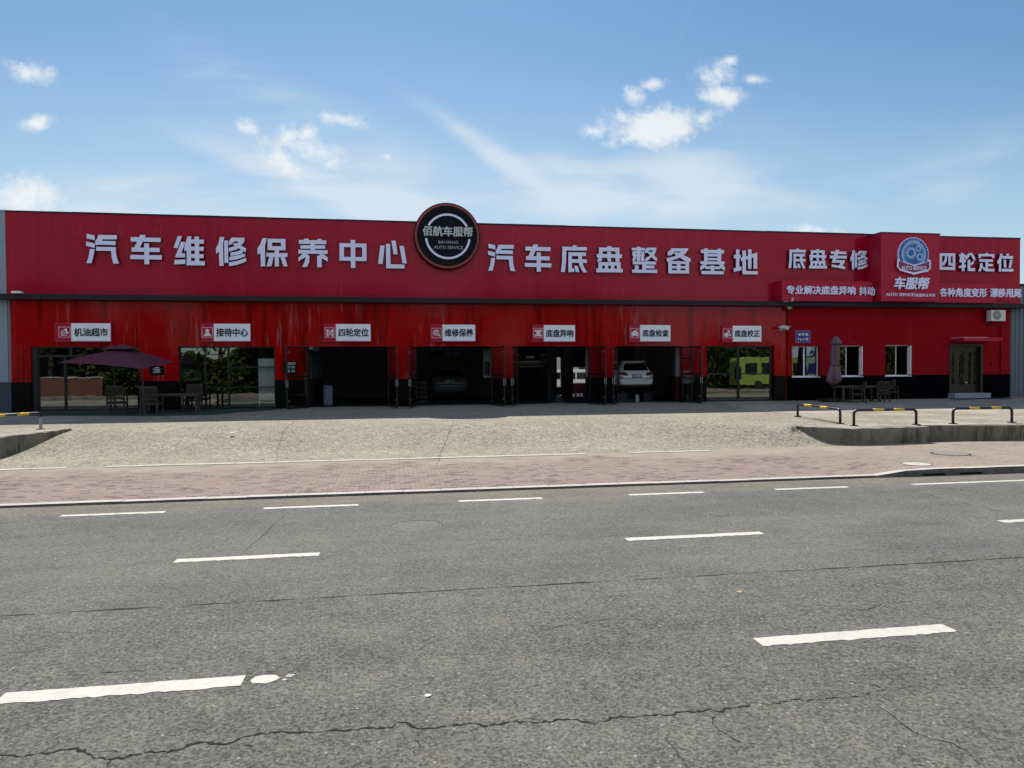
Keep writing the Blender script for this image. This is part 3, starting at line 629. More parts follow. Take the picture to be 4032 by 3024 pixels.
# covers, drain slots, litter
def cover(c, r, z, mat, label, rim=None, tilt=0.0):
    t = thing('manhole_cover', label, 'manhole cover', (c[0], c[1], z)); t.rotation_euler = (tilt, 0, 0)
    m = MB(); n = 28; m.add([(r*math.cos(2*math.pi*k/n), r*math.sin(2*math.pi*k/n), .010) for k in range(n)]+[(0, 0, .016)], [(k, (k+1) % n, n) for k in range(n)]); m.build('lid', mat, t, True)
    m = MB()
    vs = []
    for k in range(n):
        a = 2*math.pi*k/n; vs += [(r*1.02*math.cos(a), r*1.02*math.sin(a), .012), (r*1.14*math.cos(a), r*1.14*math.sin(a), .008)]
    m.add(vs, [(2*k, 2*k+1, 2*((k+1) % n)+1, 2*((k+1) % n)) for k in range(n)]); m.build('ring', rim or M_CRACK, t, True)
g = G(700+1795*.3165, 1300+1345*.3165, .42); zc = z_court(g.x, g.y); g = G(700+1795*.3165, 1300+1345*.3165, zc)
cover((g.x, g.y), .40, zc+.012, M_DRIVE, 'round concrete covered manhole on the driveway ramp', None, math.atan((z_court(g.x, g.y+.4)-z_court(g.x, g.y-.4))/.8))
cover((12.25, -18.95), .30, z_walk(12.25, -18.95), M_KERB, 'pale round manhole cover at the kerb corner of the brick pavement', M_IRON)
cover((14.6, -17.3), .42, z_walk(14.6, -17.3), M_IRON, 'rusty dark manhole cover in the brick pavement at right')
cover((0.33, -22.73), .40, -.008, mat_concrete('faded_patch', (.135, .131, .115), (.145, .140, .122), .4, 16., .3), 'round faded patch cover flush in the near lane asphalt', M_ASPH)
for px0, px1, lab in ((3634, 3721, 'left black drain slot in the raised kerb'), (3780, 3867, 'right black drain slot in the raised kerb')):
    m = MB(); m.box(XonY(px0, KY), XonY(px1, KY), KY-.006, KY+.1, .008, .052); tag(m.build('drain_inlet', M_CRACK), lab, 'drain')
def litter(X, Y, z, r, mat, label, name, cat):
    m = MB(); n = 7; m.add([(X+r*random.uniform(.5, 1.2)*math.cos(2*math.pi*k/n), Y+r*random.uniform(.5, 1.2)*math.sin(2*math.pi*k/n), z+.004+random.uniform(0, .006)) for k in range(n)]+[(X, Y, z+.014)], [(k, (k+1) % n, n) for k in range(n)])
    tag(m.build(name, mat), label, cat)
litter(3.71, -26.77, 0, .042, M_ORANGE, 'small yellow dry leaf on the grey road', 'fallen_leaf', 'leaf')
litter(.23, -28.66, 0, .028, M_WHITE, 'tiny white scrap on the road near the bottom centre', 'paper_scrap', 'litter')
for (a, b_), lab in (((860, 1050), 'white scrap on the shaded apron before the fourth bay, left'), ((1385, 1015), 'white scrap on the shaded apron before the fourth bay, right'), ((2515, 928), 'white scrap on the shaded apron before the fifth bay')):
    g = G(1400+a*.3165, 1300+b_*.3165, .71); litter(g.x, g.y, z_apron(g.y), .05, M_WHITE, lab, 'paper_scrap', 'litter')
g = G(700+690*.3165, 1300+1275*.3165, .52); g2 = z_court(g.x, g.y); g = G(700+690*.3165, 1300+1275*.3165, g2); litter(g.x, g.y, g2+.01, .09, M_WHITE, 'white scrap of paper on the sunny ramp at left', 'paper_scrap', 'litter')
# dry weeds where the wall meets the ramp
m = MB()
for i in range(70):
    X = 12.5+random.gauss(0, .16); Y = -13.5+random.gauss(0, .10); z = z_court(X, Y); a = random.uniform(0, 6.28); L = random.uniform(.04, .14); w = .012
    d = Vector((math.cos(a), math.sin(a), 0))*L*random.uniform(.3, 1); s_ = Vector((-math.sin(a), math.cos(a), 0))*w
    m.add([(X-s_.x, Y-s_.y, z), (X+s_.x, Y+s_.y, z), (X+d.x, Y+d.y, z+L)], [(0, 1, 2)])
tag(m.build('weed', M_WEED), 'dry grey weeds sprouting at the tip of the right retaining wall', 'plant')

# ------------------------------------------------------------------ the repair shop
ZB, ZO, ZD, ZL, ZT = 0.76, 3.61, 2.07, 5.62, 9.50      # base, opening top, dado top, ledge underside, parapet
shop = thing('repair_shop', 'long red car repair building with black dado, seven bays and a tall red fascia', 'building')
px = lambda x, Y=0.0: P(x, 1450, Y).x
XL, XM, XR = px(44), px(3093), px(3977)
BAYS = [(px(122), px(548)), (px(703), px(1083)), (px(1212), px(1528)), (px(1638), px(1935)), (px(2036), px(2320)), (px(2430), px(2684)), (px(2782), px(3049))]
T = .26
def wall_with_holes(mb, x0, x1, z0, z1, holes, y0=0.0, y1=T):
    """front wall slab with rectangular holes (x0,x1,z0,z1)"""
    xs = sorted({x0, x1, *[h[0] for h in holes], *[h[1] for h in holes]})
    for a, b_ in zip(xs, xs[1:]):
        hs = sorted([h for h in holes if h[0] <= a+1e-6 and h[1] >= b_-1e-6], key=lambda h: h[2]); z = z0
        for h in hs:
            if h[2] > z+1e-4: mb.box(a, b_, y0, y1, z, min(h[2], z1))
            z = max(z, h[3])
        if z < z1-1e-4: mb.box(a, b_, y0, y1, z, z1)
holes = [(a, b_, 0.0, ZO) for a, b_ in BAYS]
m = MB(); wall_with_holes(m, XL, XM, ZD, ZL+.1, holes); m.build('wall', M_TILE, shop)
for a, b_ in zip([XL]+[q[1] for q in BAYS], [q[0] for q in BAYS]+[XM]):
    m = MB(); m.box(a, b_, -.012, T, .55, ZD); m.build('dado', M_BLACKW, shop)
# right, matt painted part
WIN = [(px(3119), px(3228), P(3170, 1484).z, P(3170, 1362).z), (px(3283), px(3397), P(3340, 1482).z, P(3340, 1360).z), (px(3486), px(3588), P(3540, 1480).z, P(3540, 1358).z)]
DOOR = (px(3737), px(3868), .80, P(3800, 1355).z)
holesr = WIN+[DOOR]
XS = XM+.14
m = MB(); wall_with_holes(m, XS, XR, ZD-.02, ZL+.1, holesr); m.box(XM, XS, .10, T, .55, ZL+.1); m.build('wall', M_REDM, shop)
mdp = (pbr('black_dado_paint', (0.002, 0.002, 0.0028), 0.85, spec=.02, var=0.3))
for a, b_ in ((XS, DOOR[0]), (DOOR[1], XR)):
    m = MB(); wall_with_holes(m, a, b_, .55, ZD-.02, WIN if a == XS else [], -.010, T); m.build('dado', mdp, shop)
# fascia, ledge, coping
XF0, XF1 = P(22, 900).x, P(4017, 1000).x
m = MB(); m.box(XF0, XF1, 0, .24, 5.86, ZT-.05); m.build('fascia', M_FASC, shop)
m = MB(); xq = XF0
while xq < XF1:
    e = min(xq+random.uniform(2.2, 3.2), XF1); m.box(xq+.003, e-.003, -.035, .28, ZT-.05+random.uniform(-.004, .004), ZT+.012+random.uniform(-.006, .006)); xq = e
m.build('coping', M_LEDGE, shop)
m = MB(); m.box(-60, P(4030, 1195, -.45).x+.4, -.45, .0, 5.64, 5.865); m.build('ledge', M_LEDGE, shop)
# body behind the front
DEP = 13.0
m = MB(); m.box(XF0, XF1, T, DEP, 5.9, 6.1); m.build('roof', M_CEIL, shop)
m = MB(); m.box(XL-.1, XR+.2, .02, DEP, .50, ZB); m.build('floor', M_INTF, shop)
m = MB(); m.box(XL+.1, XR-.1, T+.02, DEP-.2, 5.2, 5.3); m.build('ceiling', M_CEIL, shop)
# back wall with the openings seen through bays four and five
bk = [(P(2190, 1450, DEP).x, P(2206, 1450, DEP).x, 1.3, 3.3), (P(2254, 1450, DEP).x, P(2306, 1450, DEP).x, 0.5, 2.62), (P(1690, 1400, DEP).x, P(1812, 1400, DEP).x, P(1750, 1398, DEP).z, P(1750, 1368, DEP).z)]
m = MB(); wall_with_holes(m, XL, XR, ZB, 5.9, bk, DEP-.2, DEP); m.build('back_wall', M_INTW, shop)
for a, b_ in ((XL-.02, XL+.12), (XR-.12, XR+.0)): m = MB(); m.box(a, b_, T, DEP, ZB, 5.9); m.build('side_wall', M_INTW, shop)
# clerestory behind bay four
bw = bk[2]; m = MB(); n = 4
for k in range(n+1):
    X = bw[0]+(bw[1]-bw[0])*k/n; m.box(X-.05, X+.05, DEP-.16, DEP-.05, bw[2], bw[3])
zmid = (bw[2]+bw[3])/2; m.box(bw[0], bw[1], DEP-.155, DEP-.055, zmid-.05, zmid+.05)
fr = m.build('window_frame', M_FRAME, shop)
m = MB(); m.box(bw[0], bw[1], DEP-.11, DEP-.10, bw[2], bw[3]); m.build('pane', mat_glass('blue_tint_glass', .2, (.10, .16, .24)), fr)
# inner partitions: pale above, dark below
def partition(x0, x1, y0, y1, low=M_INTD, up=M_INTW, zt=5.3, name='partition_wall'):
    m = MB(); m.box(x0, x1, y0, y1, ZD, zt); o = m.build(name, up, shop); m = MB(); m.box(x0-.01, x1+.01, y0-.01, y1+.01, ZB, ZD); m.build('partition_dado', low, o); return o
xb3 = BAYS[2][0]
partition(xb3-.20, xb3-.02, T, 7.5); partition(px(690)-.1, px(690)+.05, T, 7); partition(BAYS[6][0]-.45, BAYS[6][0]-.25, T, 9)
partition(XM+.02, XM+.2, T+.02, DEP-.3)
# shop room end walls (rooms behind the left windows and the right hand offices are shallow)
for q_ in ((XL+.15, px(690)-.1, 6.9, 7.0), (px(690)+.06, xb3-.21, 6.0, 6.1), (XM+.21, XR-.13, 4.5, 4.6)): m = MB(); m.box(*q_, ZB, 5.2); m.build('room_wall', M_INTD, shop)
# pale column and red footed pier in bays five / six
cxa, cxb = P(2500, 1400, 5.5).x, P(2548, 1400, 5.5).x; partition(cxa, cxb, 5.5, 6.3, zt=5.2, name='column')
pa, pb = P(2665, 1450, .5).x, P(2684, 1450, .5).x; partition(pa, pa+.24, .45, .75, low=M_REDTOOL, up=M_INTW, zt=5.2, name='pier')
pa = P(2309, 1450, .6).x; partition(pa, pa+.1, .55, .8, zt=5.2, name='pier')
pa = P(2150, 1450, 8).x; partition(P(2158, 1450, 8).x, P(2188, 1450, 8).x, 8, 8.2, zt=5.2); partition(P(2214, 1450, 8).x, P(2252, 1450, 8).x, 8, 8.2, zt=5.2)
# glazed side room in bay three: dark frames in the white partition
xw = xb3-.02
for k, (ya, yb) in enumerate(((.5, 1.5), (1.75, 2.75))):
    fr = MB(); g = MB(); fr.box(xw, xw+.05, ya-.1, yb+.1, 3.35, 3.45); fr.box(xw, xw+.05, ya-.1, yb+.1, 2.0, 2.1)
    for yy in (ya, yb): fr.box(xw, xw+.055, yy-.06, yy+.06, 2.0, 3.45)
    g.box(xw, xw+.02, ya+.05, yb-.05, 2.08, 3.36)
    f_ = fr.build('inner_window', M_FRAME, shop); g.build('pane', pbr('dim_pane', (.16, .18, .18), .2), f_)

# glazed shop fronts and doors (parts of the building)
YG = .16
def shopfront(a, b_, vbars, hbars, name='shopfront', zt=ZO, zb=ZB, fw=.055):
    m = MB(); y0, y1 = YG-.05, YG+.05
    m.box(a, a+fw, y0, y1, zb, zt); m.box(b_-fw, b_, y0, y1, zb, zt); m.box(a+fw, b_-fw, y0+.002, y1-.002, zt-fw, zt); m.box(a+fw, b_-fw, y0+.002, y1-.002, zb-.1, zb+.09)
    for x, z0, z1, w in vbars: m.box(x-w/2, x+w/2, y0+.006, y1-.006, z0, z1)
    for z, x0, x1, w in hbars: m.box(x0, x1, y0+.004, y1-.004, z-w/2, z+w/2)
    o = m.build(name, M_FRAME, shop)
    g = MB(); g.box(a+.01, b_-.01, YG-.006, YG+.006, zb+.01, zt-.01); g.build('pane', M_GLASS, o); return o
zz = lambda y, x=600: P(x, y, YG).z
pg = lambda x: P(x, 1450, YG).x
a, b_ = BAYS[0]; zt1 = zz(1402, 250); m = MB(); m.box(a+.001, pg(150), YG-.08, YG+.08, ZB-.1, ZO-.001); m.build('jamb', M_FRAME, shop); a = pg(150)
shopfront(a, b_, [(pg(258), ZB, zt1, .10), (pg(281), zt1, ZO, .10), (pg(450), ZB, zt1, .07)], [(zt1, a, b_, .09)])
a, b_ = BAYS[1]
shopfront(a, b_, [(pg(809), ZB, ZO, .07), (pg(901), ZB, ZO, .09)], [(zz(1396, 850), pg(809), pg(901), .04), (zz(1446, 950), pg(901), b_, .05), (zz(1525, 950), pg(809), b_, .05)])
a, b_ = BAYS[6]; mid = pg(2906)
o = shopfront(a, b_-.12, [(mid-.035, ZB, ZO, .05), (mid+.035, ZB, ZO, .05)], [(zz(1472, 2900), a, b_-.12, .07)])
for s_ in (-1, 1): m = MB(); m.box(mid+s_*.10-.035, mid+s_*.10+.035, YG-.13, YG-.055, zz(1494, 2900), zz(1446, 2900)); m.build('handle', M_BLK, o)
def door_leaf(hx, ang, w, right, midz, mull=0, rails=(), label=None):
    rz = -(math.pi-RAD(ang)) if right else -RAD(ang)
    m = MB(); h = ZO-ZB-.04; fw = .07
    m.box(0, fw, -.025, .025, .03, h); m.box(w-fw, w, -.025, .025, .03, h); m.box(fw, w-fw, -.022, .022, h-fw, h); m.box(fw, w-fw, -.022, .022, .03, .13); m.box(fw, w-fw, -.022, .022, midz-.05, midz+.05)
    for k in range(mull): X = w*(k+1)/(mull+1); m.box(X-.03, X+.03, -.020, .020, .13, h-fw)
    for x0, x1, z in rails: m.box(x0, x1, -.018, .018, z-.04, z+.04)
    o = m.build('door', M_FRAME, shop, True); o.location = (hx, -.03, ZB+.0); o.rotation_euler = (0, 0, rz)
    if label: o['label'] = label
    g = MB(); g.box(fw-.01, w-fw+.01, -.005, .005, .1, h-fw+.02); g.build('pane', M_GLASSD, o, True)
    hd = MB(); hd.box(w-.06, w-.015, -.055, .055, 1.0, 1.30); hd.build('handle', M_GREYM, o, True)
    for z in (.35, h-.3): hg = MB(); hg.box(w-.20, w-.08, -.045, .045, z, z+.07); hg.build('fitting', M_GREYM, o, True)
    return o
mz = P(1160, 1483, -.8).z-ZB
for bi, (la, ra, w) in {2: (112.75, 102.75, 1.83), 3: (101.0, 101.75, 1.80), 4: (107.25, 99.25, 1.81), 5: (114.0, 100.5, 1.69)}.items():
    door_leaf(BAYS[bi][0], la, w, False, mz, 0)
    if bi == 5: door_leaf(BAYS[bi][1], ra, w, True, mz-.03, 1, [(.07, w/2, mz+.75)])
    else: door_leaf(BAYS[bi][1], ra, w, True, mz, 0)
# windows of the office part
def window(h, leafside, label=None, gm=None):
    x0, x1, z0, z1 = h; y = .215; m = MB(); fw = .055
    m.box(x0, x0+fw, y-.03, y+.03, z0, z1); m.box(x1-fw, x1, y-.03, y+.03, z0, z1); m.box(x0, x1, y-.028, y+.028, z1-fw, z1); m.box(x0, x1, y-.028, y+.028, z0, z0+fw); xm = (x0+x1)/2
    m.box(xm-(.04 if not leafside else .02), xm+(.04 if not leafside else .02), y-.026, y+.026, z0, z1)
    o = m.build('window', M_WHITE, shop)
    s_ = MB(); s_.box(x0-.04, x1+.02, -.03, y-.03, z0-.035, z0+.004); s_.build('sill', M_WHITE, o)
    g = MB(); g.box(x0+.02, xm-.02 if leafside else x1-.02, y-.004, y+.004, z0+.02, z1-.02); g.build('pane', gm or M_GLASSW, o)
    if leafside:
        l = MB(); w = (x1-x0)*.44; c, q = math.cos(RAD(78)), math.sin(RAD(78)); hz = (x1-.06, y-.035)
        def lp(t, z): return (hz[0]-w*t*c, hz[1]-w*t*q*.55, z)
        l.obox(lp(0, z0+.08), lp(1, z0+.08), .04, .07); l.obox(lp(0, z1-.09), lp(1, z1-.09), .04, .07); l.obox(lp(.08, z0+.05), lp(.08, z1-.05), .10, .05, (1, 0, 0)); l.obox(lp(.92, z0+.05), lp(.92, z1-.05), .10, .05, (1, 0, 0))
        q_ = l.build('casement', M_WHITE, o)
    return o
w1 = window(WIN[0], False, None, mat_glass('curtain_window_glass', .07, (.85, .88, .95))); window(WIN[1], True); window(WIN[2], True)
m = MB(); x0, x1, z0, z1 = WIN[0]; n = 16; xm = (x0+x1)/2
vs = []
for k in range(n+1): X = xm+.02+(x1-xm-.08)*k/n; Y = .25+.03*math.sin(k*2.2); vs += [(X, Y, z0), (X, Y, z1)]
m.add(vs, [(2*k, 2*k+2, 2*k+3, 2*k+1) for k in range(n)]); m.build('curtain', M_CURT, w1)
# front door, brown with iron pattern
M_GDOOR = mat_glass('door_glass', .22, (.1, .1, .1)); x0, x1, z0, z1 = DOOR; y = .14; m = MB(); fw = .13
m.box(x0, x0+fw, -.03, y+.08, z0, z1); m.box(x1-fw, x1, -.03, y+.08, z0, z1); m.box(x0+fw, x1-fw, -.028, y+.08, z1-fw, z1)
d = m.build('front_door', M_DOORB, shop)
m = MB(); xm = x0+(x1-x0)*.60; wl_, wr_ = x0+fw, x1-fw
m.box(wl_+.006, xm-.006, y, y+.05, z0, z1-fw-.004); m.box(xm+.006, wr_-.006, y+.004, y+.05, z0, z1-fw-.004); leaf = m.build('door_leaf', M_DOORB, d)
g = MB()
def gp(fx0, fx1, fz0, fz1): g.box(wl_+(wr_-wl_)*fx0, wl_+(wr_-wl_)*fx1, y-.008, y+.002, z0+(z1-z0)*fz0, z0+(z1-z0)*fz1)
for q_ in (.06, .16), (.34, .53), (.66, .76), (.85, .93): g = MB(); gp(*q_, .25, .86); g.build('pane', M_GDOOR, d)
ir = MB()
for fx in (.11, .385, .435, .485, .71, .89): X = wl_+(wr_-wl_)*fx; ir.box(X-.008, X+.008, y-.022, y-.008, z0+(z1-z0)*.24, z0+(z1-z0)*.87)
for fz in (.36, .74, .8): ir.box(wl_+(wr_-wl_)*.34, wl_+(wr_-wl_)*.53, y-.02, y-.010, z0+(z1-z0)*fz-.01, z0+(z1-z0)*fz+.01)
ir.build('ironwork', M_BLK, d)
h = MB(); h.box(xm-.16, xm-.02, y-.06, y, z0+.78*1.0+.0, z0+.84); h.build('handle', M_GREYM, d)
zc0, zc1 = P(3870, 1343, -1.0).z, P(3870, 1329, -1.0).z; cx1 = P(3948, 1336, -1.0).x
m = MB(); m.box(x0+.02, cx1, -1.0, 0, zc0, zc1); m.build('canopy', M_SIGNRED, shop)
m = MB(); m.box(x0+.04, x0+1.5, -.95, -.05, zc1, zc1+.02); m.build('canopy_flashing', M_WHITE, shop)
m = MB(); xp = px(3940); m.box(xp-.05, xp+.05, -.09, 0, ZD, 4.75); m.build('drain_pipe', M_REDM, shop)
sx0, sx1 = XonY(3760, -.52, .66), XonY(3902, -.52, .66)
m = MB(); m.box(px(3732), sx1, -.52, -.014, .60, P(3830, 1548, -.5).z); tag(m.build('door_step', M_BLUEGREY, bevel=.01), 'pale concrete step in front of the brown office door', 'step')
m = MB(); xa, xb = XonY(3763, -1.0, .75), XonY(3975, -1.0, .75)
for k in range(26):
    X = xa+(xb-xa)*k/26; m.box(X, X+(xb-xa)/26*.7, -1.25, -.56, z_apron(-.9)-.01, z_apron(-.9)+.04)
m.box(xa, xb, -1.2, -.6, z_apron(-.9)-.01, z_apron(-.9)+.025); tag(m.build('ribbed_mat', M_BLUEGREY if False else pbr('dark_blue_mat', (.012, .02, .05), .8)), 'dark blue ribbed strip lying in front of the door step', 'mat')
# neighbours
nb = thing('neighbour_building', 'pale blue grey building end with a dark base at the left edge', 'building', (-16.5, 0, 0))
m = MB(); m.box(-60, XF0-.01, -.02, .4, 5.866, ZT+.02); m.box(-60, P(32, 1400).x, -.02, .4, ZD, 5.64); m.box(-60, XF0-.3, .4, 12, ZB, ZT-.3); m.build('wall', M_BLUEGREY, nb)
m = MB(); m.box(P(32, 1400).x, XL-.002, .03, .4, ZD, 5.64); m.build('pilaster', pbr('grey_render', (.24, .25, .27), .8), nb)
m = MB(); m.box(-60, XL-.002, -.04, .4, .5, ZD); m.build('base_course', M_BGD, nb)
nb = thing('neighbour_building', 'grey blue corrugated metal building at the right edge behind the red fascia', 'building', (33.5, 0, 0))
m = MB(); X = XR+.005; vs = []; k = 0
while X < 44: vs += [(X, .02 if (k//2) % 2 else .07, .5), (X, .02 if (k//2) % 2 else .07, 6.96)]; X += .045 if k % 2 else .085; k += 1
m.add(vs, [(2*i, 2*i+2, 2*i+3, 2*i+1) for i in range(k-1)]); m.box(XR+.01, 60, .09, 10, .5, 6.9); m.build('wall', M_CORR, nb)
m = MB(); m.box(P(4017, 1120).x+.01, 60, -.06, .3, 6.9, 7.0); m.build('roof_edge', M_LEDGE, nb)

# ------------------------------------------------------------------ traced channel letters: char -> (zoom origin x, y, zoom scale, strokes)
A1 = (320, 880, 3.2529); A2 = (1000, 900, 3.4563); A3 = (1900, 940, 3.6867); A4 = (2440, 960, 3.6867); B1 = (3000, 880, 4.0963); B2 = (3492, 880, 4.0963)
GL = {
'汽': (A1, ["68 130 172 155 172 213 68 190", "62 230 172 256 172 313 62 285", "110 328 172 328 160 400 133 508 66 508 95 430", "218 147 456 150 455 203 268 203 262 222 440 226 440 276 228 272 183 278 181 218 203 196", "190 298 443 303 447 390 460 450 484 515 412 513 392 440 382 352 190 348"]),
'车': (A1, ["633 174 1018 184 1016 238 633 230", "755 147 830 147 752 308 680 308", "645 306 1005 312 1004 366 645 360", "628 402 1033 408 1031 463 628 455", "806 255 868 256 872 522 810 522"]),
'维': (A1, ["1235 160 1290 162 1232 318 1183 308", "1280 235 1335 238 1262 435 1200 432", "1225 378 1330 382 1330 435 1200 432", "1192 467 1332 460 1333 518 1192 523", "1360 165 1415 167 1405 200 1407 535 1350 535 1350 340 1322 360 1320 310", "1450 168 1507 168 1508 215 1450 215", "1395 204 1572 208 1570 260 1395 256", "1400 296 1570 300 1568 352 1400 346", "1400 390 1568 394 1566 444 1400 440", "1350 478 1583 484 1583 538 1350 535", "1453 210 1510 210 1513 500 1455 500"]),
'修': (A1, ["1775 173 1832 175 1815 262 1822 542 1770 542 1762 360 1728 392 1726 318 1755 262", "1830 218 1878 218 1884 503 1834 503", "1928 180 2093 184 2090 232 1960 228 1922 268 1888 276 1890 230 1905 205", "2035 200 2092 200 2088 235 2000 330 1890 360 1890 312 1975 290", "1935 262 1985 250 2110 318 2108 368 2060 345", "1912 372 2000 358 2068 335 2070 380 2000 400 1915 415", "1900 428 2000 408 2098 388 2098 425 2000 458 1900 475", "1890 500 2000 478 2112 440 2113 488 2000 530 1895 547"]),
'保': (A2, ["118 130 175 130 150 235 155 515 95 515 88 335 50 355 46 270 85 215", "186 138 427 142 427 192 186 190", "186 240 430 242 430 296 186 292", "186 138 247 138 247 292 186 292", "368 140 428 142 430 295 368 294", "170 330 455 335 455 388 170 380", "280 290 340 292 340 515 285 515", "212 375 268 380 238 515 172 515", "358 382 420 384 460 515 402 515"]),
'养': (A2, ["678 137 740 137 745 160 680 160", "866 140 922 142 918 165 860 163", "612 155 985 162 985 214 612 206", "632 226 970 230 970 275 632 272", "604 288 1002 296 1002 346 604 340", "772 160 830 160 830 300 772 300", "668 340 740 345 690 395 605 445 605 395", "885 345 950 350 1005 395 1005 450 920 400", "705 360 757 365 752 450 725 522 655 522 690 460", "860 368 922 372 922 528 862 526"]),
'中': (A2, ["1165 198 1530 206 1530 256 1165 250", "1165 384 1530 390 1530 443 1165 436", "1165 198 1224 198 1224 436 1165 436", "1473 204 1531 206 1531 443 1473 442", "1316 155 1378 155 1380 536 1320 535"]),
'心': (A2, ["1720 230 1778 232 1750 483 1690 480", "1795 208 1853 210 1858 487 2048 490 2048 542 1800 542", "1870 163 1926 165 1955 352 1900 350", "1980 235 2040 238 2078 476 2022 472"]),
'底': (A3, ["1308 96 1366 97 1366 125 1308 122", "1158 115 1515 122 1513 173 1158 168", "1158 115 1217 116 1212 330 1195 482 1136 482 1155 330", "1245 197 1500 200 1500 252 1245 250", "1245 197 1297 200 1297 482 1245 485", "1250 430 1330 430 1330 482 1245 485", "1290 298 1512 302 1512 353 1290 348", "1385 245 1442 247 1445 340 1470 410 1515 490 1455 488 1405 390 1388 310", "1330 393 1382 396 1405 485 1352 482"]),
'盘': (A3, ["1810 108 1870 108 1868 135 1810 133", "1690 127 1987 130 1987 182 1690 180", "1690 127 1745 127 1740 270 1722 330 1660 330 1690 260", "1932 130 1987 130 1987 335 1930 335", "1658 220 2023 228 2020 282 1658 272", "1805 187 1858 190 1868 230 1815 230", "1805 277 1855 280 1872 332 1820 332", "1680 340 2002 340 2002 390 1680 388", "1680 340 1735 340 1735 440 1680 440", "1948 342 2003 342 2003 440 1948 440", "1773 385 1823 385 1823 440 1773 440", "1862 385 1912 385 1912 440 1862 440", "1650 433 2033 438 2033 490 1650 488"]),
'整': (A4, ["175 56 368 60 366 98 175 96", "248 42 298 42 300 250 248 248", "185 108 358 110 358 135 185 135", "185 150 358 152 358 180 185 178", "185 110 228 110 228 178 185 178", "318 110 358 110 358 180 318 180", "200 180 245 180 225 248 178 246", "305 182 350 182 360 250 312 250", "400 56 530 56 528 95 400 95", "400 56 440 60 408 130 368 135 366 90", "480 95 528 95 500 160 400 250 370 252 372 215 440 170", "400 125 438 110 540 210 540 258 480 215", "188 255 527 260 525 302 188 298", "325 295 378 298 378 380 325 380", "375 312 502 318 500 360 375 356", "218 312 270 314 272 380 220 380", "178 376 542 378 540 424 178 420"]),
'备': (A4, ["755 64 1000 66 975 112 810 110 750 165 696 170 698 118 730 95", "905 100 990 80 960 135 860 205 690 262 680 212 800 180", "785 140 830 120 1030 215 1030 265 940 245", "705 250 1005 258 1005 295 705 292", "705 320 1005 325 1005 358 705 355", "705 382 1005 385 1005 432 705 430", "705 250 758 252 758 430 705 430", "830 250 880 252 882 430 830 430", "952 256 1005 258 1005 432 952 432"]),
'基': (A4, ["1225 65 1278 66 1275 275 1225 270", "1420 70 1475 72 1472 278 1420 275", "1178 85 1515 92 1515 142 1178 132", "1270 145 1422 148 1422 185 1270 183", "1270 205 1422 208 1422 240 1270 238", "1170 253 1522 258 1522 300 1170 295", "1215 295 1270 298 1235 345 1168 385 1168 335", "1440 300 1495 302 1525 340 1525 395 1460 350", "1240 325 1460 330 1458 368 1240 365", "1320 315 1370 315 1370 400 1320 400", "1185 393 1508 398 1508 445 1185 440"]),
'地': (A4, ["1658 160 1760 162 1758 210 1658 212", "1688 83 1738 83 1738 395 1688 395", "1655 355 1768 330 1768 385 1655 408", "1780 98 1832 98 1832 395 2003 398 2003 445 1782 443", "1760 205 1995 125 1995 180 1760 252", "1862 83 1912 83 1912 362 1862 362", "1942 150 1995 128 1995 362 1940 362"]),
'专': (B1, ["1112 448 1360 455 1358 495 1112 490", "1097 515 1370 522 1368 565 1097 562", "1190 424 1247 424 1190 600 1140 630 1128 625", "1140 590 1335 592 1332 635 1125 632", "1278 600 1335 600 1320 650 1275 700 1240 690", "1125 660 1340 695 1340 738 1122 700"]),
'四': (B2, ["853 478 1102 482 1102 528 853 522", "850 700 1100 704 1098 752 850 746", "853 478 893 478 890 746 850 746", "1062 480 1102 482 1100 752 1060 750", "940 520 975 522 965 600 930 665 892 680 892 640 925 600", "992 520 1030 522 1030 640 1060 645 1060 680 990 675"]),
'轮': (B2, ["1165 500 1270 500 1270 540 1165 535", "1195 475 1240 478 1205 600 1170 608", "1170 588 1275 588 1275 625 1168 625", "1160 685 1275 665 1275 705 1160 722", "1208 545 1250 545 1250 768 1208 768", "1318 478 1362 478 1318 545 1265 590 1262 535", "1340 478 1375 478 1425 560 1422 605 1385 575", "1300 585 1342 585 1342 720 1422 722 1420 768 1300 768", "1345 640 1400 595 1400 640 1345 685"]),
'定': (B2, ["1592 475 1630 475 1632 500 1592 500", "1478 490 1733 492 1733 555 1695 555 1695 530 1515 530 1515 555 1478 555", "1490 575 1712 580 1712 618 1490 615", "1590 610 1632 612 1632 740 1590 720", "1625 650 1710 655 1710 690 1625 688", "1500 640 1540 640 1548 690 1510 772 1472 770 1500 700", "1535 690 1580 715 1632 732 1730 732 1728 772 1600 772 1555 750"]),
'位': (B2, ["1830 488 1868 490 1845 590 1845 775 1805 775 1808 640 1785 655 1783 600 1810 570", "1928 485 1968 485 1968 525 1928 525", "1862 522 2035 525 2035 572 1862 568", "1880 585 1918 585 1930 712 1890 710", "1985 588 2025 588 2000 715 1962 712", "1855 730 2040 732 2038 775 1855 775"]),
}
YF = -.17
def strokes(ch):
    (ox, oy, s), polys = GL[ch]; out = []
    for q in polys:
        v = [float(t) for t in q.split()]; out.append([(lambda w: (w.x, w.z))(P(ox+v[i]/s, oy+v[i+1]/s, YF)) for i in range(0, len(v), 2)])
    return out
STR = {c: strokes(c) for c in GL}
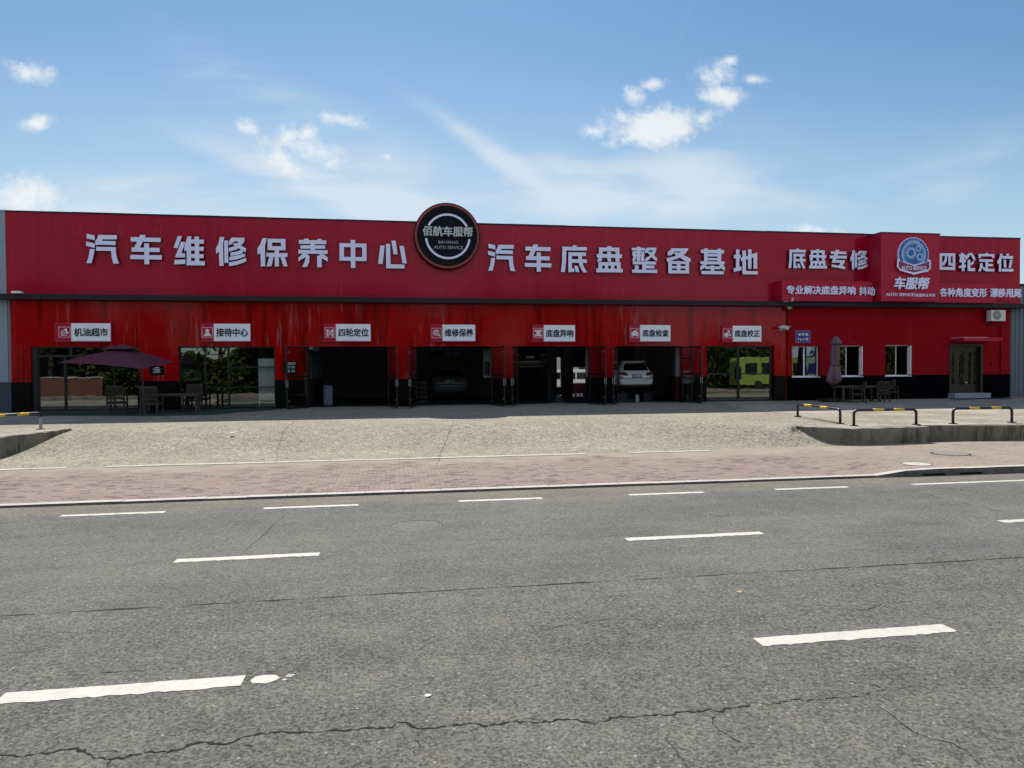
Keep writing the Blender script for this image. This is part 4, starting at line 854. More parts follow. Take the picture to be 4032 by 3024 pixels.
def letter(ch, parent, box=None, yf=YF, depth=.11, mats=None):
    """one channel letter; box = (left, top, right, bottom) measured in the photo, or its own traced place"""
    st = STR[ch]
    if box:
        l, t, r, b_ = box; x0, x1 = P(l, (t+b_)/2, yf).x, P(r, (t+b_)/2, yf).x; z1, z0 = P((l+r)/2, t, yf).z, P((l+r)/2, b_, yf).z
        ax = [p[0] for q in st for p in q]; az = [p[1] for q in st for p in q]
        f = lambda p: (x0+(p[0]-min(ax))/(max(ax)-min(ax))*(x1-x0), z0+(p[1]-min(az))/(max(az)-min(az))*(z1-z0))
        st = [[f(p) for p in q] for q in st]
    m = MB()
    for i, q in enumerate(st): m.polyY(q, yf-.0016*i, yf+depth, 0, 1)
    return m.build('character', mats or [M_LET, M_LETS], parent)
zb = lambda x0, y0, s, l, t, r, b_: (x0+l/s, y0+t/s, x0+r/s, y0+b_/s)
t = thing('fascia_lettering', 'big white characters 汽车维修保养中心 left of the round black sign', 'sign', (-6, -.1, 7.6))
for ch in '汽车维修保养中心': letter(ch, t)
t = thing('fascia_lettering', 'big white characters 汽车底盘整备基地 right of the round black sign', 'sign', (9, -.1, 7.6))
letter('汽', t, zb(*A3, 80, 75, 474, 468)); letter('车', t, zb(*A3, 613, 85, 1000, 478))
for ch in '底盘整备基地': letter(ch, t)
t = thing('fascia_lettering', 'white characters 底盘专修 above the narrow red strip sign', 'sign', (22, -.1, 8.2))
for ch, b_ in (('底', (428, 405, 705, 722)), ('盘', (757, 415, 1045, 728)), ('专', None), ('修', (1425, 437, 1702, 745))): letter(ch, t, zb(*B1, *b_) if b_ else None)
t = thing('fascia_lettering', 'white characters 四轮定位 at the right end of the fascia', 'sign', (31, -.1, 8.2))
for ch in '四轮定位': letter(ch, t)
# narrow strip signs
t = thing('strip_sign', 'long narrow red box sign reading 专业解决底盘异响 抖动 on the ledge', 'sign', (22, -.3, 5.87))
ys_ = -.66; xl, xr = P(3078, 1145, ys_).x, P(3438, 1145, ys_).x; z1, z0 = P(3258, 1106, ys_).z, 5.872
m = MB(); m.box(xl, xr, ys_, -.003, z0, z1); m.build('panel', M_SIGNRED, t)
for w_, q_ in (('专业解决底盘异响', (3095, 1125, 3367.5, 1161)), ('抖动', (3381, 1129.5, 3444, 1164.5))): m = MB(); text_px(m, w_, *q_, ys_-.03, .05, .032); m.build('lettering', M_LET, t)
t = thing('strip_sign', 'narrow red strip sign reading 各种角度变形 漂移甩尾 at the right end', 'sign', (30, -.3, 5.87))
xl, xr = P(3700, 1150, ys_).x, P(3924, 1150, ys_).x; z1, z0 = P(3860, 1117.5, ys_).z, 5.872
m = MB(); m.box(28.2, xr, ys_, -.003, z0, z1); m.box(xr+.002, XF1+.02, -.05, -.003, z0+.01, z1-.35); m.build('panel', M_SIGNRED, t)
for w_, q_ in (('各种角度变形', (3697, 1134, 3885, 1170.5)), ('漂移甩尾', (3896, 1136, 4020.6, 1172))): m = MB(); text_px(m, w_, *q_, ys_-.03, .05, .032); m.build('lettering', M_LET, t)
# projecting box sign with the emblem
YC = -1.08
t = thing('box_sign', 'projecting red box sign with round blue emblem and white lettering 车服帮', 'sign', (26.5, -.5, 5.87))
xl, xr = P(3469, 1050, YC).x, P(3700, 1050, YC).x; zt = P(3469, 914, YC).z
m = MB(); m.box(xl, xr, YC, .20, 5.872, zt-.04); m.build('panel', M_SIGNRED, t)
m = MB(); m.box(xl-.03, xr+.03, YC-.03, .22, zt-.04, zt+.01); m.build('coping', M_LEDGE, t)
m = MB(); text_px(m, '车服帮', 3516.4, 1091, 3660.5, 1141, YC-.05, .07, .036, .18); m.build('lettering', M_LET, t)
m = MB(); text_px(m, 'AUTO SERVICE', 3488, 1154, 3597, 1166, YC-.004, .03, .02); m.build('small_lettering', M_LET, t); m = MB(); p0 = P(3600, 1153, YC); p1 = P(3601.4, 1169, YC); m.box(p0.x, p1.x, YC-.03, YC-.004, p1.z, p0.z); m.build('divider', M_LET, t); m = MB()
text_px(m, '底盘安全专家', 3603.8, 1156, 3682, 1169, YC-.004, .03, .02); m.build('small_lettering', M_LET, t)
c = P(3592, 1003, YC); sx = (P(3652, 1003, YC).x-P(3532, 1003, YC).x)/120; R0 = 60*sx
em = MB(); em.disc(c.x, c.z, R0, YC-.09, YC-.001, 64); n = 40
em.build('emblem', M_LET, t); e_ = [o for o in t.children if o.name.startswith('emblem')][0]
m = MB(); m.disc(c.x, c.z, R0*.94, YC-.100, YC-.09, 64)
for k in range(32): a = 2*math.pi*k/32; m.disc(c.x+R0*.93*math.cos(a), c.z+R0*.93*math.sin(a), R0*.05, YC-.099, YC-.09, 8)
m.build('blue_ring', M_BLUEE, e_)
m = MB(); m.disc(c.x, c.z, R0*.80, YC-.110, YC-.1002, 56, 0, R0*.66); m.build('pale_ring', M_BLUEL, e_)
m = MB()
for k in range(40): a = 2*math.pi*k/40; m.disc(c.x+R0*.60*math.cos(a), c.z+R0*.60*math.sin(a), R0*.035, YC-.112, YC-.1002, 6)
for k in (-2, -1, 0, 1, 2): a = RAD(90-k*12); m.disc(c.x+R0*.84*math.cos(a), c.z+R0*.84*math.sin(a), R0*(.045 if k else .06), YC-.114, YC-.1002, 5)
def gear(mb, x, z, r, nt, yf, yb, hole=.45):
    mb.disc(x, z, r*.82, yf, yb, 24, 0, r*hole)
    for k in range(nt):
        a = 2*math.pi*k/nt; q = .32*math.pi/nt*1.6
        mb.polyY([(x+r*.78*math.cos(a-q), z+r*.78*math.sin(a-q)), (x+r*.78*math.cos(a+q), z+r*.78*math.sin(a+q)), (x+r*1.05*math.cos(a+q*.7), z+r*1.05*math.sin(a+q*.7)), (x+r*1.05*math.cos(a-q*.7), z+r*1.05*math.sin(a-q*.7))], yf-.0008, yb)
m.build('bead_ring', M_BLUEL, e_)
m = MB(); gear(m, c.x+R0*.30, c.z+R0*.34, R0*.20, 10, YC-.113, YC-.1002); m.build('gear_mark', M_BLUEL, e_); m = MB(); gear(m, c.x+R0*.40, c.z-R0*.14, R0*.24, 12, YC-.115, YC-.1002); m.build('gear_mark', M_BLUEL, e_); m = MB(); gear(m, c.x-R0*.18, c.z+R0*.08, R0*.36, 14, YC-.117, YC-.1002, .5)
m.build('gear_mark', M_BLUEL, e_)
def ez(x, y): return (c.x+(x-410)/245*R0, c.z-(y-500)/245*R0)
m = MB(); m.polyY([ez(*p) for p in ((145, 575), (180, 570), (185, 600), (410, 650), (640, 600), (645, 570), (678, 580), (680, 700), (650, 715), (640, 740), (490, 770), (410, 790), (330, 770), (185, 735), (170, 705), (142, 690))], YC-.135, YC-.092); m.build('ribbon_border', M_LET, e_)
m = MB(); m.polyY([ez(*p) for p in ((165, 598), (410, 668), (655, 598), (655, 690), (625, 712), (480, 745), (410, 760), (340, 745), (195, 710), (165, 685))], YC-.140, YC-.1352); m.build('ribbon', M_MAROON, e_)
m = MB(); q0, q1 = ez(205, 728), ez(605, 668); text_into(m, 'AUTO SERVICE', q0[0], q1[0], q0[1], q1[1], YC-.160, YC-.1402, .02); m.build('ribbon_lettering', M_LET, e_)
# round black sign
YR = -.30
c = P(1761, 929.5, YR); pr = (P(1861, 929.5, YR).x-c.x)/100
t = thing('round_sign', 'big round black sign with 佰航车服帮 lettering and white ring rising above the parapet', 'sign', (c.x, 0, c.z))
m = MB(); m.disc(c.x, c.z, 130*pr, YR, -.04, 72); m.build('case', M_BLACKS, t)
m = MB(); m.disc(c.x, c.z, 126*pr, YR-.025, YR-.001, 72, 0, 118*pr); m.build('rim', M_RIM, t)
m = MB(); m.disc(c.x, c.z, 117.5*pr, YR-.012, YR-.0012, 72); m.build('face', M_BLACKS, t)
zc = P(1763, 931.5, YR).z
m = MB(); m.disc(c.x+2*pr, zc, 89*pr, YR-.06, YR-.013, 40, 0, 81*pr, RAD(28.5), RAD(151.5)); m.build('ring_line', M_LET, t); m = MB(); m.disc(c.x+2*pr, zc, 89*pr, YR-.06, YR-.013, 52, 0, 81*pr, RAD(186), RAD(354)); m.build('ring_line', M_LET, t)
m = MB(); text_px(m, '佰航车服帮', 1663.5, 891, 1862, 932.5, YR-.02, .06, .034); m.build('lettering', M_SILV, t)
for w_, q_ in (('BAI HANG', (1725.6, 948, 1804, 960)), ('AUTO SERVICE', (1708, 968, 1823, 981))): m = MB(); text_px(m, w_, *q_, YR-.013, .035, .018); m.build('small_lettering', M_SILV2, t)
# bay signs
def icon_polys(k):
    D = lambda cx, cz, r, n=18: [(cx+r*math.cos(2*math.pi*i/n), cz+r*math.sin(2*math.pi*i/n)) for i in range(n)]
    bx = lambda a, b_, c_, d: [(a, c_), (b_, c_), (b_, d), (a, d)]
    if k == 0: return [bx(.17, .24, .12, .55), bx(.17, .72, .12, .20), [(.17, .52), (.55, .68), (.55, .76), (.17, .60)], bx(.55, .72, .62, .88), [(.62, .62), (.72, .62), (.72, .45), (.64, .45)], D(.74, .42, .14), [(.30, .30), (.52, .36), (.52, .48), (.30, .42)]]
    if k == 1: return [D(.5, .70, .18), [(.08, .10), (.92, .10), (.66, .52), (.34, .52)]]
    if k == 2: return [bx(.12, .32, .50, .86), bx(.66, .88, .50, .86), bx(.12, .32, .06, .44), bx(.66, .88, .06, .44), bx(.3, .68, .66, .72), bx(.3, .68, .22, .28), bx(.47, .53, .28, .66), D(.5, .47, .10)]
    if k == 3:
        o = []
        for i in range(9):
            a = 2*math.pi*i/9+.3; o.append([(.46+.28*math.cos(a-.22), .52+.28*math.sin(a-.22)), (.46+.42*math.cos(a), .52+.42*math.sin(a)), (.46+.28*math.cos(a+.22), .52+.28*math.sin(a+.22))])
        for i in range(14):
            a, c_ = 2*math.pi*i/18, 2*math.pi*(i+1)/18; a += .2; c_ += .2; o.append([(.46+.32*math.cos(a), .52+.32*math.sin(a)), (.46+.32*math.cos(c_), .52+.32*math.sin(c_)), (.46+.2*math.cos(c_), .52+.2*math.sin(c_)), (.46+.2*math.cos(a), .52+.2*math.sin(a))])
        return o+[[(.44, .46), (.52, .54), (.94, .14), (.84, .06)], [(.36, .48), (.46, .40), (.54, .50), (.46, .60), (.40, .56)]]
    if k == 4: return [bx(.10, .28, .62, .88), bx(.72, .90, .62, .88), bx(.10, .28, .08, .34), bx(.72, .90, .08, .34), bx(.26, .74, .70, .78), bx(.26, .74, .16, .24), [(.36, .12), (.64, .12), (.64, .3), (.74, .4), (.74, .58), (.64, .70), (.64, .88), (.36, .88), (.36, .70), (.26, .58), (.26, .4), (.36, .3)]]
    if k == 5: return [bx(.08, .92, .20, .56), bx(.12, .28, .10, .22), bx(.72, .88, .10, .22), [(.16, .54), (.84, .54), (.66, .78), (.32, .78)], [(.5, .74), (.58, .66), (.86, .88), (.78, .94)]]
    return [D(.36, .32, .27), bx(.50, .72, .62, .88), [(.62, .66), (.72, .66), (.84, .32), (.74, .30)], D(.82, .30, .11)]
BS = [("机油超市", "oil can", 214, (281, 1273, 435.5, 1343), (230, 1286, 278, 1329), (291, 1291, 425.7, 1325)), ("接待中心", "receptionist", 789, (842, 1275, 985.7, 1343), (794, 1288, 838.8, 1330), (851, 1291.5, 977, 1326)),
      ("四轮定位", "four wheel", 1273, (1323, 1276.4, 1459, 1342.7), (1279, 1289, 1320.7, 1330), (1333, 1293, 1451.4, 1325.6)), ("维修保养", "gear and wrench", 1693.4, (1742.5, 1278.7, 1871, 1342.5), (1699.4, 1291, 1739.4, 1330.6), (1750.6, 1294, 1863.5, 1326.4)),
      ("底盘异响", "chassis", 2095, (2141, 1280.4, 2264, 1344), (2100, 1291.6, 2139, 1331), (2149, 1297, 2258, 1328)), ("底盘检查", "car", 2477, (2520.7, 1280, 2639.5, 1344), (2482, 1291.6, 2518.5, 1331), (2529, 1297, 2633, 1326.5)),
      ("底盘校正", "tyre", 2843, (2885, 1283, 2997.5, 1344.5), (2847, 1294, 2883, 1332), (2892, 1299, 2991.5, 1327.6))]
YS = -.16
def rect(l, t_, r, b_, Y): return P(l, (t_+b_)/2, Y).x, P(r, (t_+b_)/2, Y).x, P((l+r)/2, b_, Y).z, P((l+r)/2, t_, Y).z
for k, (txt, ic, rl, w, ib, tb) in enumerate(BS):
    x0, x1, z0, z1 = rect(*w, YS); t = thing('bay_sign', f'white and red sign reading {txt} with {ic} icon above a bay', 'sign', ((x0+x1)/2, -.08, z0), 0, 'service signs above the bays')
    xr0 = P(rl, 1310, YS).x
    m = MB(); m.box(xr0, x1+.025, YS+.012, -.001, z0-.045, z1+.03); m.build('case', M_SIGNRED, t)
    m = MB(); m.box(x0, x1, YS-.012, YS+.011, z0, z1); m.build('white_panel', M_PANEL, t)
    a, b_, c_, d = rect(*ib, YS); m = MB(); lw = .035
    m.box(a, b_, YS+.002, YS+.011, c_, c_+lw); m.box(a, b_, YS+.002, YS+.011, d-lw, d); m.box(a, a+lw, YS+.0022, YS+.011, c_+lw, d-lw); m.box(b_-lw, b_, YS+.0022, YS+.011, c_+lw, d-lw); m.build('icon_border', M_PINKL, t)
    m = MB()
    for i, q in enumerate(icon_polys(k)): m.polyY([(a+lw+(b_-a-2*lw)*u_, c_+lw+(d-c_-2*lw)*v_) for u_, v_ in q], YS-.004-.0012*i, YS+.011)
    m.build('icon', M_PINK, t)
    m = MB(); text_px(m, txt, *tb, YS-.0125, .012, .03); m.build('lettering', M_INK, t)
# house number plaque
x0, x1, z0, z1 = rect(3132, 1301.6, 3191.3, 1350, -.02)
t = thing('house_number_plaque', 'small blue plaque reading 龙轩路 763号 on the red wall', 'plaque', ((x0+x1)/2, -.01, z0))
m = MB(); r = .07; pts = []
for cx_, cz_, a in ((x1-r, z1-r, 0), (x0+r, z1-r, 90), (x0+r, z0+r, 180), (x1-r, z0+r, 270)):
    pts += [(cx_+r*math.cos(RAD(a+q)), cz_+r*math.sin(RAD(a+q))) for q in (0, 30, 60, 90)]
m.polyY(pts, -.022, -.001); m.build('border', pbr('plaque_border', (.20, .13, .32), .4), t)
cxp, czp = (x0+x1)/2, (z0+z1)/2
m = MB(); m.polyY([(cxp+(p[0]-cxp)*.91, czp+(p[1]-czp)*.88) for p in pts], -.026, -.0222); m.build('face', M_BLUES, t)
m = MB(); text_px(m, '龙轩路', 3140.6, 1310.7, 3183.4, 1322.9, -.0262, .012, .02, spacing=1.3); m.build('lettering', M_WHITE, t); m = MB(); text_px(m, '763号', 3140, 1330, 3184, 1342, -.0262, .012, .02, spacing=1.3); m.build('lettering', M_WHITE, t)
# notices on the piers (their square codes are left out)
def notice(l, t_, r, b_, rows, label):
    x0, x1, z0, z1 = rect(l, t_, r, b_, -.02); t = thing('notice_board', label, 'notice', ((x0+x1)/2, -.01, z0))
    m = MB(); m.box(x0, x1, -.03, -.001, z0, z1); m.build('board', M_BLACKS, t); m = MB()
    for fx0, fx1, fz0, fz1 in rows: m.box(x0+(x1-x0)*fx0, x0+(x1-x0)*fx1, -.036, -.0302, z0+(z1-z0)*fz0, z0+(z1-z0)*fz1)
    m.build('pale_print', M_SILV, t)
notice(590, 1440, 646, 1476, [(.36, .48, .72, .84), (.50, .66, .72, .84), (.22, .74, .56, .64), (.36, .48, .40, .50), (.50, .68, .40, .50), (.22, .74, .24, .33)], 'black notice board with pale rows behind the open parasol')
notice(1117, 1424, 1166, 1472, [(.30, .95, .74, .95), (.30, .52, .44, .66), (.62, .92, .44, .66), (.30, .52, .12, .34), (.62, .92, .12, .34)], 'black notice board with white squares on the pier by the open glass door')

# ------------------------------------------------------------------ small fittings on the building
def camera_unit(p, yaw, pitch, L, label, mount=(0, .12, -.05)):
    t = thing('security_camera', label, 'camera', p); v = Vector(p); d = Vector((math.sin(yaw)*math.cos(pitch), -math.cos(yaw)*math.cos(pitch), math.sin(pitch)))
    m = MB(); m.tube([v-d*L*.5, v+d*L*.35], L*.24, 10); m.obox(v-d*L*.4+Vector((0, 0, L*.26)), v+d*L*.55+Vector((0, 0, L*.26)), L*.5, .02); m.build('body', M_CAMW, t)
    m = MB(); m.tube([v+d*L*.352, v+d*L*.40], L*.19, 10); m.build('lens', M_BLK, t)
    q = v+Vector(mount); m = MB(); m.tube([v-d*L*.2, q], .025, 6); m.box(q.x-.06, q.x+.06, q.y-.04, q.y+.04, q.z-.04, q.z+.04); m.build('bracket', M_CAMW, t)
camera_unit(P(3088, 1184, -.5), RAD(-60), RAD(-8), .30, 'white bullet camera on the ledge pointing left', (.02, .1, -.10))
camera_unit(P(3111, 1178, -.55), RAD(70), RAD(-25), .42, 'white bullet camera on the ledge pointing right and down', (-.12, .1, -.10))
camera_unit(P(3107, 1213, -.25), RAD(10), RAD(-40), .34, 'white camera hanging under the ledge', (0, .1, .16))
camera_unit(P(3073, 1291, -.3), RAD(-65), RAD(-15), .30, 'white bullet camera on the glossy tiled corner pointing left', (.1, .27, -.08))
camera_unit(P(3095, 1291, -.35), RAD(60), RAD(-15), .42, 'white bullet camera on the glossy tiled corner pointing right', (-.08, .32, -.10))
m = MB(); a = P(3107, 1222, .02); b_ = P(3095, 1245, .02); m.tube([P(3104, 1220, -.04), P(3096, 1240, -.02), P(3104, 1268, -.02), P(3130, 1302, -.03)], .012, 5); tag(m.build('cable', pbr('red_cable', (.20, .06, .06), .7)), 'thin loose cable running down from the ledge camera to the blue plaque', 'cable')
t = thing('flood_light', 'small pale flood light lying on the dark ledge at the left end', 'light fitting', P(64, 1152, -.5))
p = P(64, 1150, -.6); m = MB(); m.box(p.x-.20, p.x+.20, -.62, -.42, 5.872, 5.96); m.build('housing', M_CAMW, t); m = MB(); m.box(p.x-.17, p.x+.17, -.632, -.6202, 5.885, 5.945); m.build('lens', M_PANEL, t)
# air conditioner
x0, x1, z0, z1 = rect(3903, 1221, 3960, 1264, -.55); t = thing('air_conditioner', 'cream outdoor air conditioner unit with round fan grille high on the red wall', 'air conditioner', (x0, -.3, z0))
m = MB(); m.box(x0, x1, -.55, -.24, z0, z1); m.build('casing', M_ACW, t, bevel=.012)
cx_ = x0+(x1-x0)*.40; cz_ = (z0+z1)/2+.02; r = (z1-z0)*.43
m = MB(); m.disc(cx_, cz_, r, -.556, -.5502, 32); fan = m.build('fan_recess', pbr('fan_dark', (.07, .065, .055), .6), t)
m = MB()
for k in range(1, 6): m.disc(cx_, cz_, r*k/5.5, -.564-.0005*k, -.5562, 28, 0, r*k/5.5-.010)
for k in range(8): a = math.pi*k/8; m.obox((cx_-r*.95*math.cos(a), -.566, cz_-r*.95*math.sin(a)), (cx_+r*.95*math.cos(a), -.566, cz_+r*.95*math.sin(a)), .008, .004)
m.disc(cx_, cz_, r*.16, -.575, -.5562, 14); m.build('grille', M_ACW, t)
m = MB()
for xx in (x0+.08, x1-.08): m = MB(); m.box(xx-.02, xx+.02, -.56, -.001, z0-.05, z0-.005); m.build('bracket', M_STEEL, t)
for (cxx, cyy), lab in (((3367, 1324), 'small red round fitting on the wall above the second office window'), ((3903, 1431), 'small round fitting on the red wall right of the brown door')):
    p = P(cxx, cyy, -.01); m = MB(); m.disc(p.x, p.z, .09, -.07, -.001, 16); m.disc(p.x+.02, p.z, .05, -.09, -.0702, 12); tag(m.build('wall_fitting', M_REDM), lab, 'fitting')
# bollard-like hoop barriers
def hoop(a, b_, h, label, bands, grey=False):
    a = Vector(a); b_ = Vector(b_); t = thing('parking_barrier', label, 'barrier', a, 0, 'black and yellow hoop barriers'); d = (b_-a).normalized(); r = .042; c = .13
    za, zb_ = a.z+h, b_.z+h; pts = [a]
    A = Vector((a.x, a.y, za)); B = Vector((b_.x, b_.y, zb_))
    for k in range(7): q = math.pi/2*k/6; pts.append(A+d*c*(1-math.cos(q))+Vector((0, 0, -c+c*math.sin(q))))
    for k in range(7): q = math.pi/2*k/6; pts.append(B-d*c*(1-math.sin(q))+Vector((0, 0, -c+c*math.cos(q))))
    pts.append(b_); m = MB(); m.tube(pts, r, 12); m.build('hoop', M_BLK, t, smooth=True)
    for f0, f1 in bands: m = MB(); m.tube([A+(B-A)*f0, A+(B-A)*f1], r+.003, 12); m.build('yellow_band', M_YEL, t, smooth=True)
    m = MB()
    for q in (a, b_): m = MB(); m.box(q.x-.09, q.x+.09, q.y-.09, q.y+.09, q.z-.02, q.z+.014); m.build('foot_plate', M_STEEL, t)
    if grey: m = MB(); m.tube([a, a+Vector((0, 0, h-.13))], r+.003, 12); m.build('pale_sleeve', M_GREYM, t)
    return t
def gp_(x, y, z): g = G(x, y, z); return (g.x, g.y, z_pr(g.x, g.y)+.012)
z6 = lambda x, y: (3332+x*.31646, 1300+y*.31646)
hoop(gp_(*z6(95, 1190), .625), gp_(*z6(870, 1176), .625), .48, 'hoop barrier with level rail in the middle of the right group', [(.30, .475), (.63, .80)])
hoop(gp_(*z6(1328, 1165), .625), gp_(*z6(2060, 1150), .625), .48, 'hoop barrier furthest right, standing above the mossy wall corner', [(.27, .44), (.65, .81)])
hoop(gp_(3141, 1641, .66), gp_(3308, 1669, .63), .46, 'hoop barrier turned along the ramp edge, its rail slanting down to the right', [(.19, .38), (.58, .75)])
g = G(161, 1689, .675); hoop((g.x, g.y, z_pl(g.x, g.y)), (g.x-.75, g.y-1.95, z_pl(g.x-.75, g.y-1.95)), .52, 'hoop barrier with pale grey post at the left edge', [(.22, .42), (.62, .84)], True)

# ------------------------------------------------------------------ terrace furniture
def make_chair(label, group):
    t = thing('garden_chair', label, 'chair', (0, 0, 0), 0, group); W, D_, H = .62, .58, 1.0        # faces -y
    m = MB()
    for k in range(5): yy = -D_/2+.05+k*(D_-.1)/4; m.box(-W/2+.05, W/2-.05, yy-.05, yy+.048, .43, .455)
    m.build('seat', M_WOOD, t, True)
    bk_ = lambda z: D_/2-.03+(z-.44)*.16
    m = MB(); m.obox((-W/2+.05, bk_(H), H), (W/2-.05, bk_(H), H), .035, .09); m.obox((-W/2+.05, bk_(.56), .56), (W/2-.05, bk_(.56), .56), .03, .06)
    for k in range(7): x = -W/2+.10+k*(W-.2)/6; m.obox((x, bk_(.56), .56), (x, bk_(.97), .97), .045, .018, (0, 1, 0))
    m.build('backrest', M_WOOD, t, True)
    for sx_ in (-1, 1):
        x = sx_*(W/2-.03); m = MB(); m.obox((x, D_/2+.06, 0), (x, D_/2-.04, .44), .05, .06, (0, 1, 0)); m.obox((x, D_/2-.04, .44), (x, bk_(H)+.0, H+.03), .05, .05, (0, 1, 0)); m.build('leg', M_WOOD, t, True)
        m = MB(); m.obox((x, -D_/2, 0), (x, -D_/2+.02, .66), .05, .05, (0, 1, 0)); m.build('leg', M_WOOD, t, True)
        m = MB(); m.box(x-.035, x+.035, -D_/2-.03, D_/2+.02, .66, .69); m.build('armrest', M_WOOD, t, True)
    m = MB()
    for yy in (-D_/2+.02, D_/2-.04): m.box(-W/2+.03, W/2-.03, yy-.015, yy+.015, .36, .42)
    for sx_ in (-1, 1): m.box(sx_*(W/2-.03)-.015, sx_*(W/2-.03)+.015, -D_/2, D_/2, .36, .42)
    m.build('seat_rail', M_WOOD, t, True); return t
SC = 1.10
def gz(x, y, z=.72): g = G(x, y, z); return Vector((g.x, g.y, z_apron(g.y)+.005))
ch = make_chair('slatted wooden armchair seen from behind, left of the two under the open parasol', 'wooden garden chairs')
k = .31646
ch.scale = (1.12, 1.12, 1.12); ch.location = gz(446, 1632)+Vector((0, .45, 0)); ch.rotation_euler = (0, 0, RAD(188))
dup(ch, gz(584, 1636)+Vector((0, .45, 0)), RAD(178), 'slatted wooden armchair seen from behind, right of the two under the open parasol')
c3 = dup(ch, gz(3396, 1587)+Vector((-.15, .2, 0)), RAD(-112), 'weathered armchair turned sideways in front of the right hand table'); 
c4 = dup(ch, gz(3482, 1584)+Vector((0, .25, 0)), RAD(165), 'slatted armchair seen from behind at the right end of the right hand table')
c5 = dup(ch, gz(3520, 1577)+Vector((0, .25, 0)), RAD(-25), 'slatted armchair nearest the wall, furthest right at the right hand table')
c6 = dup(ch, (XonY(750, -.9, .75), -.55, z_apron(-.9)+.005), RAD(0), 'dark armchair in front of the second glazed bay')
for c_ in (c3, c4, c5): c_.scale = (1.0, 1.0, 1.0)
def make_table(cx, cy, L, W, H, label, rz=0.0):
    t = thing('garden_table', label, 'table', (cx, cy, z_apron(cy)+.005), rz, 'wooden garden tables'); m = MB(); n = 7
    for i in range(n): y0 = -W/2+W*i/n; m.box(-L/2, L/2, y0+.006, y0+W/n-.006, H-.03, H)
    m.box(-L/2+.02, L/2-.02, -W/2+.03, W/2-.03, H-.09, H-.031); m.build('tabletop', M_WOODT, t, True)
    for sx_ in (-1, 1):
        for sy in (-1, 1): m = MB(); m.box(sx_*(L/2-.15)-.04, sx_*(L/2-.15)+.04, sy*(W/2-.12)-.04, sy*(W/2-.12)+.04, 0, H-.09); m.build('leg', M_WOODT, t, True)
    return t
make_table(-9.3, -1.9, 2.3, .95, .80, 'weathered wooden table behind the two left hand chairs', RAD(4))
xc0, xc1 = XonY(3290, -1.5, 1.55), XonY(3455, -1.5, 1.55); make_table((xc0+xc1)/2, -1.55, (xc1-xc0), .95, .80, 'weathered wooden table beside the closed parasol', 0)
# green turf mat
m = MB(); ptsm = [(-16.3, -2.15), (-12, -3.2), (-9.2, -3.9), (-7.2, -3.75), (-6.6, -2.5), (-5.3, -1.2), (-4.9, -.3), (-5.0, -.03), (-16.3, -.03)]
m.add([(x, y, z_apron(y)+.009) for x, y in ptsm], [tuple(range(len(ptsm)))]); tag(m.build('turf_mat', M_GREENMAT), 'dark green artificial turf mat in front of the two left glazed bays', 'mat')
# open parasol
cz1, cz2 = P(480, 1428, -2.3).z, P(480, 1356, -2.3).z
L_ = P(228, 1428, -2.4); R_ = P(690, 1428, -2.2); F_ = P(566, 1453, -3.6); ctr = Vector(((L_.x+R_.x)/2, -2.3, 0))
half = (R_.x-L_.x)/2; 
t = thing('open_parasol', 'open plum coloured two tier parasol over the left terrace table', 'parasol', (ctr.x, ctr.y, z_apron(-2.3)))
zr = (L_.z+R_.z)/2; apex = Vector((P(484, 1372, -2.3).x, -2.3, P(484, 1372, -2.3).z)); fx = XonY(566, -2.3-half*.62, 2.9)
cor = [Vector((R_.x, -2.2, zr)), Vector((ctr.x-.25, -2.3+half*.75, zr-.02)), Vector((L_.x, -2.45, zr)), Vector((F_.x, -2.3-half*.62, P(566, 1453, -2.3-half*.62).z))]
m = MB(); vs = []; N = 8; M_ = 6
ringpts = []
for i in range(4):
    a, b_ = cor[i], cor[(i+1) % 4]
    for j in range(N): u_ = j/N; q = a.lerp(b_, u_); q.z += .05*math.sin(math.pi*u_); q += (Vector((apex.x, apex.y, q.z))-q)*.03*math.sin(math.pi*u_); ringpts.append(q)
n = len(ringpts)
for kk in range(M_+1):
    f = 1-kk/M_*.86
    for q in ringpts: w = q.lerp(apex, 1-f); w.z += .05*math.sin(math.pi*(1-f)); vs.append(w)
for kk in range(M_):
    for i in range(n): m.add([], []); m.f.append((kk*n+i, kk*n+(i+1) % n, (kk+1)*n+(i+1) % n, (kk+1)*n+i)); m.mi.append(0)
m.v = [tuple(v) for v in vs]
o = m.build('canopy', M_PLUM, t); sd = o.modifiers.new('cloth', 'SOLIDIFY'); sd.thickness = .012
m = MB(); vs = []; top = Vector((apex.x, apex.y, P(482, 1355, -2.3).z))
for f in (.36, .18, .02):
    for q in ringpts: w = Vector((apex.x, apex.y, 0))+Vector((q.x-apex.x, q.y-apex.y, 0))*f; w.z = top.z-(top.z-(apex.z-.02))*(f/.36); vs.append(w)
m.v = [tuple(v) for v in vs]
for kk in range(2):
    for i in range(n): m.f.append((kk*n+i, kk*n+(i+1) % n, (kk+1)*n+(i+1) % n, (kk+1)*n+i)); m.mi.append(0)
m.f.append(tuple(range(2*n, 3*n))); m.mi.append(0)
o = m.build('top_vent', M_PLUM, t); sd = o.modifiers.new('cloth', 'SOLIDIFY'); sd.thickness = .012
for q in cor: m = MB(); m.tube([q+Vector((0, 0, -.02)), apex+Vector((0, 0, -.12))], .014, 6); m.build('rib', M_STEEL, t)
xp = XonY(563, -1.55, 2.0); pz = z_apron(-1.55); m = MB(); m.tube([(xp, -1.55, pz), (xp, -1.55, apex.z-.35)], .032, 10); m.tube([(xp, -1.55, apex.z-.42), (apex.x, apex.y, apex.z-.10)], .026, 8); m.build('pole', pbr('plum_pole', (.10, .05, .06), .5), t)
